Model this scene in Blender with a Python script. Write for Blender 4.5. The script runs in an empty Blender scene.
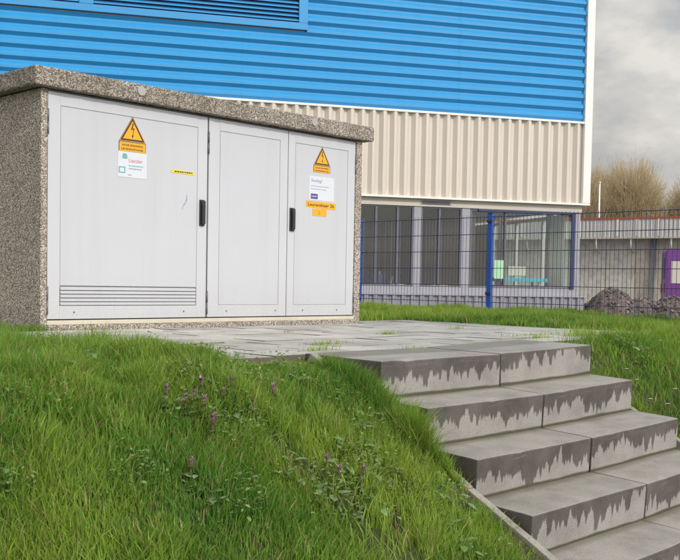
import bpy, bmesh, math, random
import numpy as np
from mathutils import Vector, Matrix
random.seed(7); rng = np.random.default_rng(11)
S = bpy.context.scene; COL = S.collection
R = math.radians

# ------------------------------------------------------------------ object helpers
def tag(o, label=None, cat=None, group=None, kind=None):
    if label: o['label'] = label
    if cat: o['category'] = cat
    if group: o['group'] = group
    if kind: o['kind'] = kind
    return o
def empty(name, loc=(0, 0, 0), rz=0.0):
    o = bpy.data.objects.new(name, None); o.empty_display_size = .1
    o.location = loc; o.rotation_euler = (0, 0, rz); COL.objects.link(o); return o
def link(name, me, parent=None):
    o = bpy.data.objects.new(name, me); COL.objects.link(o)
    if parent is not None: o.parent = parent
    return o
def copy_tree(o, parent=None):
    c = o.copy(); COL.objects.link(c)
    if parent is not None: c.parent = parent
    for ch in list(o.children): copy_tree(ch, c)
    return c
class MB:
    """collects faces with material slots, then links them as one mesh object"""
    def __init__(s): s.bm = bmesh.new()
    def quad(s, pts, mi=0):
        f = s.bm.faces.new([s.bm.verts.new(p) for p in pts]); f.material_index = mi; return f
    def box(s, x0, x1, y0, y1, z0, z1, mi=0, bevel=0.0, M=None):
        c = [(x0,y0,z0),(x1,y0,z0),(x1,y1,z0),(x0,y1,z0),(x0,y0,z1),(x1,y0,z1),(x1,y1,z1),(x0,y1,z1)]
        vs = [s.bm.verts.new(M @ Vector(p) if M else p) for p in c]
        fs = []
        for q in ((0,3,2,1),(4,5,6,7),(0,1,5,4),(1,2,6,5),(2,3,7,6),(3,0,4,7)):
            f = s.bm.faces.new([vs[i] for i in q]); f.material_index = mi; fs.append(f)
        if bevel:
            es = list({e for f in fs for e in f.edges})
            r = bmesh.ops.bevel(s.bm, geom=es, offset=bevel, segments=2, profile=.6, affect='EDGES')
            for f in r['faces']: f.material_index = mi
        return s
    def tube(s, pts, r, n=6, mi=0, cap=True):
        rs = r if isinstance(r, (list, tuple)) else [r]*len(pts)
        rings = []
        for i, p in enumerate(pts):
            p = Vector(p); a = Vector(pts[max(i-1, 0)]); b = Vector(pts[min(i+1, len(pts)-1)])
            d = (b-a).normalized(); u = d.cross(Vector((0, 0, 1)))
            if u.length < 1e-3: u = Vector((1, 0, 0))
            u.normalize(); w = d.cross(u)
            rings.append([s.bm.verts.new(p + (u*math.cos(2*math.pi*k/n) + w*math.sin(2*math.pi*k/n))*rs[i]) for k in range(n)])
        for a, b in zip(rings, rings[1:]):
            for k in range(n):
                f = s.bm.faces.new((a[k], a[(k+1) % n], b[(k+1) % n], b[k])); f.material_index = mi; f.smooth = n > 5
        if cap:
            for rg, rev in ((rings[0], True), (rings[-1], False)):
                f = s.bm.faces.new(rg[::-1] if rev else rg); f.material_index = mi
        return s
    def poly(s, pts, y, mi=0, thick=.0006):
        """flat polygon in the x-z plane facing -y, with a little thickness"""
        a = [s.bm.verts.new((p[0], y, p[1])) for p in pts]; b = [s.bm.verts.new((p[0], y+thick, p[1])) for p in pts]
        f = s.bm.faces.new(a); f.material_index = mi
        n = len(pts)
        for i in range(n):
            g = s.bm.faces.new((a[i], b[i], b[(i+1) % n], a[(i+1) % n])); g.material_index = mi
        return s
    def text(s, body, x, z, h, y, mi=0, w=None, bold=0.0):
        cu = bpy.data.curves.new('t', 'FONT'); cu.body = body; cu.size = h*1.38; cu.offset = bold; cu.resolution_u = 3
        ob = bpy.data.objects.new('t', cu); COL.objects.link(ob)
        dg = bpy.context.evaluated_depsgraph_get(); me = bpy.data.meshes.new_from_object(ob.evaluated_get(dg))
        bpy.data.objects.remove(ob)
        if len(me.vertices):
            xs = [v.co.x for v in me.vertices]; wd = max(xs)-min(xs); sc = (w/wd) if w else 1.0
            base = [s.bm.verts.new((x+(v.co.x-min(xs))*sc, y, z+v.co.y)) for v in me.vertices]
            for p in me.polygons:
                try: f = s.bm.faces.new([base[i] for i in p.vertices]); f.material_index = mi
                except ValueError: pass
        bpy.data.meshes.remove(me); return s
    def build(s, name, mats, parent=None, smooth=False, recalc=True):
        if recalc: bmesh.ops.recalc_face_normals(s.bm, faces=s.bm.faces[:])
        me = bpy.data.meshes.new(name); s.bm.to_mesh(me); s.bm.free()
        for m in (mats if isinstance(mats, (list, tuple)) else [mats]): me.materials.append(m)
        if smooth:
            me.polygons.foreach_set('use_smooth', [True]*len(me.polygons))
        return link(name, me, parent)
def mesh_np(name, V, F_list, mats, parent=None, cols=None, midx=None):
    """V (n,3); F_list list of int arrays (m,k); optional per-vertex colours; midx per-face"""
    me = bpy.data.meshes.new(name)
    loops = np.concatenate([f.ravel() for f in F_list]).astype(np.int32)
    cnt = np.concatenate([np.full(len(f), f.shape[1]) for f in F_list]).astype(np.int32)
    st = np.concatenate([[0], np.cumsum(cnt)[:-1]]).astype(np.int32)
    me.vertices.add(len(V)); me.vertices.foreach_set('co', V.astype(np.float32).ravel())
    me.loops.add(len(loops)); me.loops.foreach_set('vertex_index', loops)
    me.polygons.add(len(cnt)); me.polygons.foreach_set('loop_start', st); me.polygons.foreach_set('loop_total', cnt)
    if midx is not None: me.polygons.foreach_set('material_index', midx.astype(np.int32))
    me.polygons.foreach_set('use_smooth', np.ones(len(cnt), dtype=bool))
    for m in (mats if isinstance(mats, (list, tuple)) else [mats]): me.materials.append(m)
    me.update(calc_edges=True)
    if cols is not None:
        ca = me.color_attributes.new('tint', 'FLOAT_COLOR', 'POINT')
        ca.data.foreach_set('color', np.c_[cols, np.ones(len(cols))].astype(np.float32).ravel())
    return link(name, me, parent)

# ------------------------------------------------------------------ materials
def newmat(name):
    m = bpy.data.materials.new(name); m.use_nodes = True
    nt = m.node_tree; b = nt.nodes['Principled BSDF']; return m, nt, b
def N(nt, t, **kw):
    n = nt.nodes.new(t)
    for k, v in kw.items():
        if k in ('operation', 'blend_type', 'data_type', 'feature', 'attribute_name', 'noise_dimensions', 'distance', 'attribute_type', 'bands_direction', 'wave_type', 'interpolation_type', 'clamp'): setattr(n, k, v)
    return n
def noise(nt, scale, detail=3, rough=.55, co=None, dist=0.0):
    n = nt.nodes.new('ShaderNodeTexNoise'); n.inputs['Scale'].default_value = scale
    n.inputs['Detail'].default_value = detail; n.inputs['Roughness'].default_value = rough
    n.inputs['Distortion'].default_value = dist
    if co is not None: nt.links.new(co, n.inputs['Vector'])
    return n
def ramp(nt, fac, stops):
    r = nt.nodes.new('ShaderNodeValToRGB'); nt.links.new(fac, r.inputs['Fac'])
    el = r.color_ramp.elements
    while len(el) < len(stops): el.new(.5)
    for e, (p, c) in zip(el, stops):
        e.position = p; e.color = (c[0], c[1], c[2], 1) if not isinstance(c, (int, float)) else (c, c, c, 1)
    return r
def objco(nt, scale=(1, 1, 1)):
    t = nt.nodes.new('ShaderNodeTexCoord'); mp = nt.nodes.new('ShaderNodeMapping'); mp.inputs['Scale'].default_value = scale
    nt.links.new(t.outputs['Object'], mp.inputs['Vector']); return mp.outputs['Vector']
def bump(nt, b, h, strength=.3, dist=.003, prev=None):
    n = nt.nodes.new('ShaderNodeBump'); n.inputs['Strength'].default_value = strength; n.inputs['Distance'].default_value = dist
    nt.links.new(h, n.inputs['Height'])
    if prev is not None: nt.links.new(prev, n.inputs['Normal'])
    nt.links.new(n.outputs['Normal'], b.inputs['Normal']); return n.outputs['Normal']
def mixc(nt, fac, a, b_, blend='MIX'):
    m = nt.nodes.new('ShaderNodeMix'); m.data_type = 'RGBA'; m.blend_type = blend; m.clamp_factor = True
    for sock, v in ((m.inputs[0], fac), (m.inputs[6], a), (m.inputs[7], b_)):
        if isinstance(v, (int, float)): sock.default_value = v
        elif isinstance(v, tuple): sock.default_value = (*v[:3], 1)
        else: nt.links.new(v, sock)
    return m.outputs[2]
def math_(nt, op, a, b_=None, c=None):
    m = nt.nodes.new('ShaderNodeMath'); m.operation = op
    for i, v in enumerate((a, b_, c)):
        if v is None: continue
        if isinstance(v, (int, float)): m.inputs[i].default_value = v
        else: nt.links.new(v, m.inputs[i])
    return m.outputs[0]
def paint(name, col, rough=.45, var=.06, scale=3.0, bumpy=0.0, metal=0.0, dirt=None, coat=0.0, streak=False):
    m, nt, b = newmat(name)
    co = objco(nt, (1, 1, .18) if streak else (1, 1, 1)); n = noise(nt, scale, 5, .6, co)
    lo = tuple(max(0, c*(1-var*1.6)) for c in col) if dirt is None else dirt
    r = ramp(nt, n.outputs['Fac'], [(.25, lo), (.6, col), (.85, tuple(min(1, c*(1+var*.6)) for c in col))])
    nt.links.new(r.outputs[0], b.inputs['Base Color'])
    n2 = noise(nt, scale*6, 3, .6, co)
    rr = nt.nodes.new('ShaderNodeMapRange'); rr.inputs[3].default_value = rough*.75; rr.inputs[4].default_value = min(1, rough*1.25)
    nt.links.new(n2.outputs['Fac'], rr.inputs[0]); nt.links.new(rr.outputs[0], b.inputs['Roughness'])
    b.inputs['Metallic'].default_value = metal
    if bumpy: bump(nt, b, n2.outputs['Fac'], bumpy, .004)
    return m
def flat(name, col, rough=.6, metal=0.0):
    return paint(name, col, rough, .04, 8.0, 0, metal)

def aggregate(name, dark=.55, brightness=1.0, scale=165, sooty=.35):
    m, nt, b = newmat(name); co = objco(nt)
    v = nt.nodes.new('ShaderNodeTexVoronoi'); v.inputs['Scale'].default_value = scale; nt.links.new(co, v.inputs['Vector'])
    sep = nt.nodes.new('ShaderNodeSeparateColor'); nt.links.new(v.outputs['Color'], sep.inputs[0])
    k = brightness
    c = ramp(nt, sep.outputs[0], [(0, (.075*k, .068*k, .06*k)), (.18, (.13*k, .11*k, .095*k)), (.38, (.20*k, .17*k, .14*k)), (.52, (.25*k, .19*k, .14*k)),
                                  (.66, (.30*k, .28*k, .25*k)), (.84, (.40*k, .365*k, .32*k)), (1, (.56*k, .53*k, .48*k))])
    edge = ramp(nt, v.outputs['Distance'], [(.25, 1.0), (.62, .68)])
    col = mixc(nt, 1.0, c.outputs[0], edge.outputs[0], 'MULTIPLY')
    n = noise(nt, 2.2, 4, .6, co); nn = ramp(nt, n.outputs['Fac'], [(.3, 0.0), (.7, 1.0)])
    big = mixc(nt, nn.outputs[0], (1-sooty, 1-sooty, 1-sooty*1.1), (1, 1, 1))
    col = mixc(nt, 1.0, col, big, 'MULTIPLY')
    nt.links.new(col, b.inputs['Base Color']); b.inputs['Roughness'].default_value = .85
    inv = math_(nt, 'SUBTRACT', 1.0, v.outputs['Distance'])
    bump(nt, b, inv, .7, .004)
    return m

M = {}
M['agg'] = aggregate('exposed aggregate concrete', brightness=1.75, sooty=.15)
M['agg_roof'] = aggregate('weathered aggregate slab', brightness=1.4, scale=145, sooty=.38)
def doormat(name, col):
    m, nt, b = newmat(name); co = objco(nt)
    n = noise(nt, 1.1, 5, .6, co); st_ = noise(nt, 1.0, 5, .65, objco(nt, (9, 9, .35))); f = noise(nt, 60, 4, .7, co)
    c = ramp(nt, n.outputs['Fac'], [(.25, tuple(x*.945 for x in col)), (.7, col)])
    sf = ramp(nt, st_.outputs['Fac'], [(.50, 0.0), (.85, 1.0)])
    c1 = mixc(nt, math_(nt, 'MULTIPLY', sf.outputs[0], .16), c.outputs[0], (.36, .34, .30))
    sep = nt.nodes.new('ShaderNodeSeparateXYZ'); nt.links.new(co, sep.inputs[0])
    g = nt.nodes.new('ShaderNodeMapRange'); g.inputs[1].default_value = .42; g.inputs[2].default_value = .07; g.inputs[4].default_value = .5
    nt.links.new(math_(nt, 'ADD', sep.outputs[2], math_(nt, 'MULTIPLY', f.outputs['Fac'], .10)), g.inputs[0])
    gg = math_(nt, 'MULTIPLY', g.outputs[0], ramp(nt, f.outputs['Fac'], [(.40, .15), (.72, 1.0)]).outputs[0])
    nt.links.new(mixc(nt, gg, c1, (.33, .31, .25)), b.inputs['Base Color'])
    nt.links.new(ramp(nt, n.outputs['Fac'], [(.3, .30), (.7, .46)]).outputs[0], b.inputs['Roughness'])
    bump(nt, b, noise(nt, 2.2, 2, .5, co).outputs['Fac'], .12, .02)
    return m
M['door'] = doormat('light grey door coating', (.530, .545, .590))
M['door_frame'] = doormat('pale grey door rim', (.545, .560, .600))
M['sill'] = paint('cream plastic sill', (.60, .55, .45), .5, .08, 5)
M['black'] = flat('black handle plastic', (.02, .021, .025), .35)
M['hinge'] = flat('dull steel hinge', (.16, .15, .16), .5, .3)
M['dark'] = flat('dark gap', (.012, .012, .014), .8)
M['orange'] = paint('orange warning foil', (.82, .40, .015), .45, .07, 30)
M['yellow'] = paint('yellow tape', (.75, .62, .05), .5, .1, 40)
M['signblack'] = flat('printed brown black', (.045, .025, .012), .5)
M['white'] = paint('white sticker', (.63, .66, .72), .4, .02, 20)
M['teal'] = flat('teal print', (.12, .42, .40), .5)
M['red'] = flat('faded red print', (.62, .24, .28), .5)
M['greyprint'] = flat('faded grey print', (.30, .32, .40), .5)
M['blueprint'] = flat('blue print', (.06, .06, .28), .4)
M['emblem'] = flat('cast metal disc', (.40, .37, .36), .6)

def cladmat(name, col, rough=.35, var=.04, stain=(0.8, .78, .74)):
    m, nt, b = newmat(name)
    co = objco(nt, (.35, .35, .35)); n = noise(nt, 1.4, 5, .62, co)
    st = objco(nt, (5, 5, .22)); n2 = noise(nt, 1.0, 4, .6, st)
    f = ramp(nt, n2.outputs['Fac'], [(.42, 0.0), (.78, 1.0)])
    c1 = ramp(nt, n.outputs['Fac'], [(.25, tuple(c*(1-var*2) for c in col)), (.7, col)])
    fac = math_(nt, 'MULTIPLY', f.outputs[0], .22)
    c2 = mixc(nt, fac, c1.outputs[0], tuple(c*s for c, s in zip(col, stain)))
    nt.links.new(c2, b.inputs['Base Color']); b.inputs['Roughness'].default_value = rough; b.inputs['Coat Weight'].default_value = .3; b.inputs['Coat Roughness'].default_value = .2
    return m
M['blue'] = cladmat('blue coated steel', (.030, .305, .66), .25)
M['beige'] = cladmat('cream coated steel', (.67, .615, .54), .40)
M['trim'] = paint('white corner flashing', (.80, .79, .77), .4, .03, 3)
M['fascia'] = paint('cream grey fascia', (.56, .52, .45), .5, .08, 1.5)
M['lilac'] = paint('lilac grey frame', (.33, .33, .375), .45, .07, 3)
M['base'] = cladmat('lilac grey base sheet', (.255, .255, .30), .45)
M['navy'] = flat('dark blue window frame', (.03, .04, .12), .4)
M['winframe'] = flat('grey lilac window frame', (.13, .13, .16), .45)
M['brownframe'] = flat('dark window jamb', (.05, .04, .045), .5)
M['interior_dark'] = paint('dim room wall', (.36, .25, .22), .8, .25, 1.6)
M['interior_light'] = paint('cream room wall', (.66, .62, .48), .8, .05, 1.0)
M['interior_grey'] = paint('grey room ceiling', (.40, .39, .37), .8, .05, 1.0)
M['curtain'] = paint('pale curtain', (.80, .83, .76), .8, .06, 5, streak=True)
M['darkcurtain'] = paint('dim slats of blind', (.13, .14, .17), .7, .1, 5, streak=True)
M['fence'] = flat('ultramarine fence coating', (.014, .085, .46), .38)
M['wire'] = flat('dark blue wire', (.028, .038, .10), .4)
M['turq'] = flat('turquoise laminate', (.02, .42, .58), .35)
M['paper'] = flat('paper', (.7, .7, .72), .7)
M['greenpaper'] = flat('pale green poster', (.38, .66, .42), .6)
M['purple'] = paint('purple vehicle paint', (.17, .045, .25), .35, .04, 3)
M['cream_panel'] = paint('cream vehicle panel', (.62, .58, .50), .5, .04, 3)
M['tyre'] = flat('tyre rubber', (.02, .02, .02), .85)
M['rim'] = flat('grey rim', (.4, .4, .42), .4, .5)
M['redtrim'] = flat('rust red edge', (.42, .10, .05), .6)
M['whitepaint'] = flat('white paint', (.78, .78, .76), .5)
M['struct_grey'] = paint('weathered grey sheet', (.60, .59, .575), .6, .14, 1.5, streak=True)

def glass():
    m = bpy.data.materials.new('window glass'); m.use_nodes = True; nt = m.node_tree
    nt.nodes.remove(nt.nodes['Principled BSDF']); out = nt.nodes['Material Output']
    t = nt.nodes.new('ShaderNodeBsdfTransparent'); t.inputs[0].default_value = (.93, .96, .95, 1)
    g = nt.nodes.new('ShaderNodeBsdfGlossy'); g.inputs['Roughness'].default_value = .02
    f = nt.nodes.new('ShaderNodeFresnel'); f.inputs[0].default_value = 1.5
    ge = nt.nodes.new('ShaderNodeNewGeometry')
    nt.links.new(math_(nt, 'SUBTRACT', 1.5, math_(nt, 'MULTIPLY', ge.outputs['Backfacing'], .8333)), f.inputs[0])
    k = math_(nt, 'ADD', math_(nt, 'MULTIPLY', f.outputs[0], 1.0), .005)
    mx = nt.nodes.new('ShaderNodeMixShader'); nt.links.new(k, mx.inputs[0])
    nt.links.new(t.outputs[0], mx.inputs[1]); nt.links.new(g.outputs[0], mx.inputs[2]); nt.links.new(mx.outputs[0], out.inputs[0])
    return m
M['glass'] = glass()

def concrete(name, col, rough=.8, pit=.3, wet=False):
    """weathered concrete; wet = rain-dark band under the nosing running down in ragged drips (block's own z: 0 at the nose)"""
    m, nt, b = newmat(name); co = objco(nt)
    oi = nt.nodes.new('ShaderNodeObjectInfo')
    add = nt.nodes.new('ShaderNodeVectorMath'); add.operation = 'ADD'; nt.links.new(co, add.inputs[0])
    cx = nt.nodes.new('ShaderNodeCombineXYZ'); nt.links.new(math_(nt, 'MULTIPLY', oi.outputs['Random'], 37.0), cx.inputs[0])
    nt.links.new(cx.outputs[0], add.inputs[1]); co2 = add.outputs[0]
    n = noise(nt, 3.5, 6, .65, co2); fine = noise(nt, 170, 3, .6, co2)
    c = ramp(nt, n.outputs['Fac'], [(.30, tuple(x*.66 for x in col)), (.55, col), (.8, tuple(min(1, x*1.12) for x in col))])
    sp = ramp(nt, fine.outputs['Fac'], [(.33, .62), (.5, 1.0), (.7, 1.08)])
    dry = mixc(nt, 1.0, c.outputs[0], sp.outputs[0], 'MULTIPLY')
    if wet:
        sep = nt.nodes.new('ShaderNodeSeparateXYZ'); nt.links.new(co, sep.inputs[0])
        sx = nt.nodes.new('ShaderNodeMapping'); sx.inputs['Scale'].default_value = (1, .0, .045); nt.links.new(co2, sx.inputs['Vector'])
        a1 = noise(nt, 19, 1.0, .5, sx.outputs[0]); a2 = noise(nt, 3.2, 2, .5, sx.outputs[0]); a3 = noise(nt, 58, 1.5, .6, sx.outputs[0])
        wob = noise(nt, 55, 4, .65, co2)
        p = ramp(nt, a1.outputs['Fac'], [(.38, 0.0), (.45, .42), (.53, .50), (.58, 1.0)])
        p3 = ramp(nt, a3.outputs['Fac'], [(.44, 0.0), (.52, .8), (.62, 1.0)])
        L = math_(nt, 'MULTIPLY', p.outputs[0], .066)
        L = math_(nt, 'ADD', L, math_(nt, 'MULTIPLY', a2.outputs['Fac'], .34))
        L = math_(nt, 'ADD', L, math_(nt, 'MULTIPLY', p3.outputs[0], .014))
        L = math_(nt, 'ADD', L, math_(nt, 'MULTIPLY', wob.outputs['Fac'], .030))
        L = math_(nt, 'SUBTRACT', L, .155)
        L = math_(nt, 'ADD', L, math_(nt, 'MULTIPLY', math_(nt, 'SUBTRACT', oi.outputs['Random'], .5), .055))
        L = math_(nt, 'MAXIMUM', L, .010)
        depth = math_(nt, 'MULTIPLY', sep.outputs[2], -1.0)           # distance below the nose
        topw = math_(nt, 'SUBTRACT', L, depth)
        mr = nt.nodes.new('ShaderNodeMapRange'); mr.inputs[1].default_value = -.007; mr.inputs[2].default_value = .005
        nt.links.new(topw, mr.inputs[0])
        # moss / damp line at the foot
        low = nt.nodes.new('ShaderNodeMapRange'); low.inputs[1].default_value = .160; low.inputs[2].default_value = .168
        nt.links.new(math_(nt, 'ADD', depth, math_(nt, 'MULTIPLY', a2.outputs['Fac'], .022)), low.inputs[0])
        geo = nt.nodes.new('ShaderNodeNewGeometry'); tc = nt.nodes.new('ShaderNodeTexCoord')
        sn = nt.nodes.new('ShaderNodeSeparateXYZ'); nt.links.new(tc.outputs['Normal'], sn.inputs[0])
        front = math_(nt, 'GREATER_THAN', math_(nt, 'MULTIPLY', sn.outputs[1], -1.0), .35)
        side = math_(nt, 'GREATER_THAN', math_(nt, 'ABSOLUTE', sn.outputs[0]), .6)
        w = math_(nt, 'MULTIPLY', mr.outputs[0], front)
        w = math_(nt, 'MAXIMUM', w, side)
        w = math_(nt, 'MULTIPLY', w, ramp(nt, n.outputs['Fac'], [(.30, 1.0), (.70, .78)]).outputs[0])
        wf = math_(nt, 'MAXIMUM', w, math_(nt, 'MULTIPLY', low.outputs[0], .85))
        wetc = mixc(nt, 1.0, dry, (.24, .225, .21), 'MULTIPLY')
        topf = math_(nt, 'GREATER_THAN', sn.outputs[2], .6)
        # rain-damp tread, patchy
        pt = noise(nt, 2.6, 4, .6, co2); pr = ramp(nt, pt.outputs['Fac'], [(.36, .0), (.60, 1.0)])
        damp = math_(nt, 'MULTIPLY', pr.outputs[0], topf)
        tread = mixc(nt, 1.0, dry, (.96, .99, .93), 'MULTIPLY')
        col1 = mixc(nt, damp, dry, tread)
        # paler worn nosing line and mossy rear line of each tread
        back = nt.nodes.new('ShaderNodeMapRange'); back.inputs[1].default_value = .225; back.inputs[2].default_value = .262
        nt.links.new(math_(nt, 'ADD', sep.outputs[1], math_(nt, 'MULTIPLY', a2.outputs['Fac'], .02)), back.inputs[0])
        col1 = mixc(nt, math_(nt, 'MULTIPLY', math_(nt, 'MULTIPLY', back.outputs[0], topf), .5), col1, (.09, .085, .04))
        colf = mixc(nt, wf, col1, wetc)
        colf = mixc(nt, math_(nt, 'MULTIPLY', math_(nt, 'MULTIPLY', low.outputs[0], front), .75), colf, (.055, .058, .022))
        nt.links.new(colf, b.inputs['Base Color'])
        ro = nt.nodes.new('ShaderNodeMapRange'); ro.inputs[3].default_value = .85; ro.inputs[4].default_value = .36
        nt.links.new(math_(nt, 'MAXIMUM', math_(nt, 'MULTIPLY', wf, .55), damp), ro.inputs[0]); nt.links.new(ro.outputs[0], b.inputs['Roughness'])
    else:
        nt.links.new(dry, b.inputs['Base Color']); b.inputs['Roughness'].default_value = rough
    nb = bump(nt, b, fine.outputs['Fac'], pit, .003)
    bump(nt, b, n.outputs['Fac'], .3, .012, nb)
    return m
M['step'] = concrete('rain streaked concrete', (.315, .293, .275), wet=True)
M['kerb'] = concrete('kerb concrete', (.29, .275, .235))
M['oldwall'] = concrete('old concrete wall', (.70, .67, .60), pit=.1)
M['oldwall2'] = concrete('pinkish concrete panel', (.70, .62, .52), pit=.1)
M['pillar'] = concrete('grey pillar concrete', (.24, .24, .24), pit=.1)

def pavermat():
    m, nt, b = newmat('grey paving tiles'); co = objco(nt)
    at = nt.nodes.new('ShaderNodeAttribute'); at.attribute_name = 'tint'
    n = noise(nt, 2.0, 5, .6, co); f = noise(nt, 150, 3, .6, co)
    c = ramp(nt, n.outputs['Fac'], [(.3, (.33, .325, .30)), (.55, (.46, .45, .42)), (.8, (.56, .55, .51))])
    s = ramp(nt, f.outputs['Fac'], [(.35, .75), (.6, 1.05)])
    c1 = mixc(nt, 1.0, c.outputs[0], s.outputs[0], 'MULTIPLY'); c2 = mixc(nt, 1.0, c1, at.outputs['Color'], 'MULTIPLY')
    g_ = nt.nodes.new('ShaderNodeNewGeometry'); sz = nt.nodes.new('ShaderNodeSeparateXYZ'); nt.links.new(g_.outputs['True Normal'], sz.inputs[0])
    c2 = mixc(nt, math_(nt, 'GREATER_THAN', sz.outputs[2], .9), (.13, .115, .085), c2)       # dirt and moss on the joint faces
    nt.links.new(c2, b.inputs['Base Color'])
    r = ramp(nt, n.outputs['Fac'], [(.35, .7), (.6, .42)]); nt.links.new(r.outputs[0], b.inputs['Roughness'])
    bump(nt, b, f.outputs['Fac'], .25, .003)
    return m
M['paver'] = pavermat()
def soil():
    m, nt, b = newmat('soil under grass'); co = objco(nt)
    n = noise(nt, 1.3, 5, .6, co); f = noise(nt, 38, 5, .7, co)
    c = ramp(nt, n.outputs['Fac'], [(.3, (.045, .060, .016)), (.7, (.075, .062, .030))])
    s = ramp(nt, f.outputs['Fac'], [(.3, .4), (.7, 1.25)])
    nt.links.new(mixc(nt, 1.0, c.outputs[0], s.outputs[0], 'MULTIPLY'), b.inputs['Base Color']); b.inputs['Roughness'].default_value = .95
    bump(nt, b, f.outputs['Fac'], .8, .02); return m
M['soil'] = soil()
def yardm():
    m, nt, b = newmat('yard asphalt'); co = objco(nt)
    n = noise(nt, .3, 5, .6, co); f = noise(nt, 40, 4, .7, co)
    c = ramp(nt, n.outputs['Fac'], [(.3, (.07, .068, .066)), (.7, (.13, .125, .115))])
    s = ramp(nt, f.outputs['Fac'], [(.3, .7), (.7, 1.2)])
    nt.links.new(mixc(nt, 1.0, c.outputs[0], s.outputs[0], 'MULTIPLY'), b.inputs['Base Color']); b.inputs['Roughness'].default_value = .85
    bump(nt, b, f.outputs['Fac'], .5, .01); return m
M['yard'] = yardm()
def leafmat(name, rough=.42, trans=.35):
    m, nt, b = newmat(name)
    at = nt.nodes.new('ShaderNodeAttribute'); at.attribute_name = 'tint'
    nt.links.new(at.outputs['Color'], b.inputs['Base Color']); b.inputs['Roughness'].default_value = rough
    b.inputs['Specular IOR Level'].default_value = .22
    tr = nt.nodes.new('ShaderNodeBsdfTranslucent')
    g = mixc(nt, 1.0, at.outputs['Color'], (1.25, 1.3, .55), 'MULTIPLY'); nt.links.new(g, tr.inputs[0])
    mx = nt.nodes.new('ShaderNodeMixShader'); mx.inputs[0].default_value = trans
    out = nt.nodes['Material Output']
    nt.links.new(b.outputs[0], mx.inputs[1]); nt.links.new(tr.outputs[0], mx.inputs[2]); nt.links.new(mx.outputs[0], out.inputs[0])
    return m
M['grass'] = leafmat('grass blades'); M['leaf'] = leafmat('weed leaves', .55, .25)
def tintmat(name, rough=.9):
    m, nt, b = newmat(name); at = nt.nodes.new('ShaderNodeAttribute'); at.attribute_name = 'tint'
    nt.links.new(at.outputs['Color'], b.inputs['Base Color']); b.inputs['Roughness'].default_value = rough; return m
M['twig'] = tintmat('willow twigs'); M['rubble'] = tintmat('broken rubble')

# ------------------------------------------------------------------ terrain
def vnoise(x, y, s, seed=0):
    X = np.asarray(x)*s + seed*17.3; Y = np.asarray(y)*s - seed*9.1
    xi = np.floor(X).astype(np.int64); yi = np.floor(Y).astype(np.int64); fx = X-xi; fy = Y-yi
    fx = fx*fx*(3-2*fx); fy = fy*fy*(3-2*fy)
    def h(a, b):
        n = (a*374761393 + b*668265263 + seed*974634777) & 0xffffffff
        n = ((n ^ (n >> 13))*1274126177) & 0xffffffff
        return ((n ^ (n >> 16)) & 0xffff)/65535.0
    return (h(xi, yi)*(1-fx)+h(xi+1, yi)*fx)*(1-fy)+(h(xi, yi+1)*(1-fx)+h(xi+1, yi+1)*fx)*fy
def sm(t): t = np.clip(t, 0, 1); return t*t*(3-2*t)
def gz(x, y):
    x = np.asarray(x, dtype=float); y = np.asarray(y, dtype=float)
    nearst = sm(1-np.abs(x-.8)/1.6)            # stay calm beside the stairs
    edge = -2.60 + (1-nearst)*(vnoise(x, y, .8, 3)-.5)*.35
    d = edge-y
    z = -.55*np.where(d > .25, d, np.where(d < -.25, 0, (d+.25)**2))
    amp = .07*(1-.75*nearst)*sm(np.abs(x-1.8)/3.0+.25)
    pav = (x > -.7) & (x < 4.1) & (y > -2.6) & (y < .7)
    z = z + np.where(pav, -.012, amp*(vnoise(x, y, 1.6, 1)-.5) + .03*(vnoise(x, y, 5, 2)-.5)*(1-.5*nearst))
    z = z - .05*sm((x-4.5)/1.5)*sm((-.2-y)/1.5)
    z = z - .045*sm((x+1.0)/.5)*sm((.2-x)/.2)*sm((y+3.05)/.45)*sm((.1-y)/.5)
    z = np.maximum(z, -1.3)
    b = -.62*sm((x-6.9)/1.8)
    z = np.where(x > 6.9, np.maximum(np.minimum(z, 0)+b, -.66+0*z), z)
    return z
def ax(a, b, s0, far): # dense core, growing outside
    core = list(np.arange(a, b, s0)); lo = []; v = a; st = s0
    while v > -far: st *= 1.35; v -= st; lo.append(v)
    hi = []; v = core[-1]; st = s0
    while v < far: st *= 1.35; v += st; hi.append(v)
    return np.array(lo[::-1]+core+hi)
gx = ax(-4.2, 9.6, .07, 400); gy = ax(-5.6, 6.5, .07, 400)
GX, GY = np.meshgrid(gx, gy); GZ = gz(GX, GY)
under = (GX > -.13) & (GX < 1.73) & (GY < -2.52) & (GY > -5.0)
GZ = GZ - .22*under
nx, ny = len(gx), len(gy)
V = np.c_[GX.ravel(), GY.ravel(), GZ.ravel()]
i = (np.arange(ny-1)[:, None]*nx+np.arange(nx-1)[None, :]).ravel()
F = np.c_[i, i+1, i+nx+1, i+nx]
cxm = V[F].mean(axis=1)
midx = ((cxm[:, 0] > 8.2) | (cxm[:, 2] < -1.28)).astype(int)
g = mesh_np('ground', V, [F], [M['soil'], M['yard']], midx=midx); tag(g, kind='structure')

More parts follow.
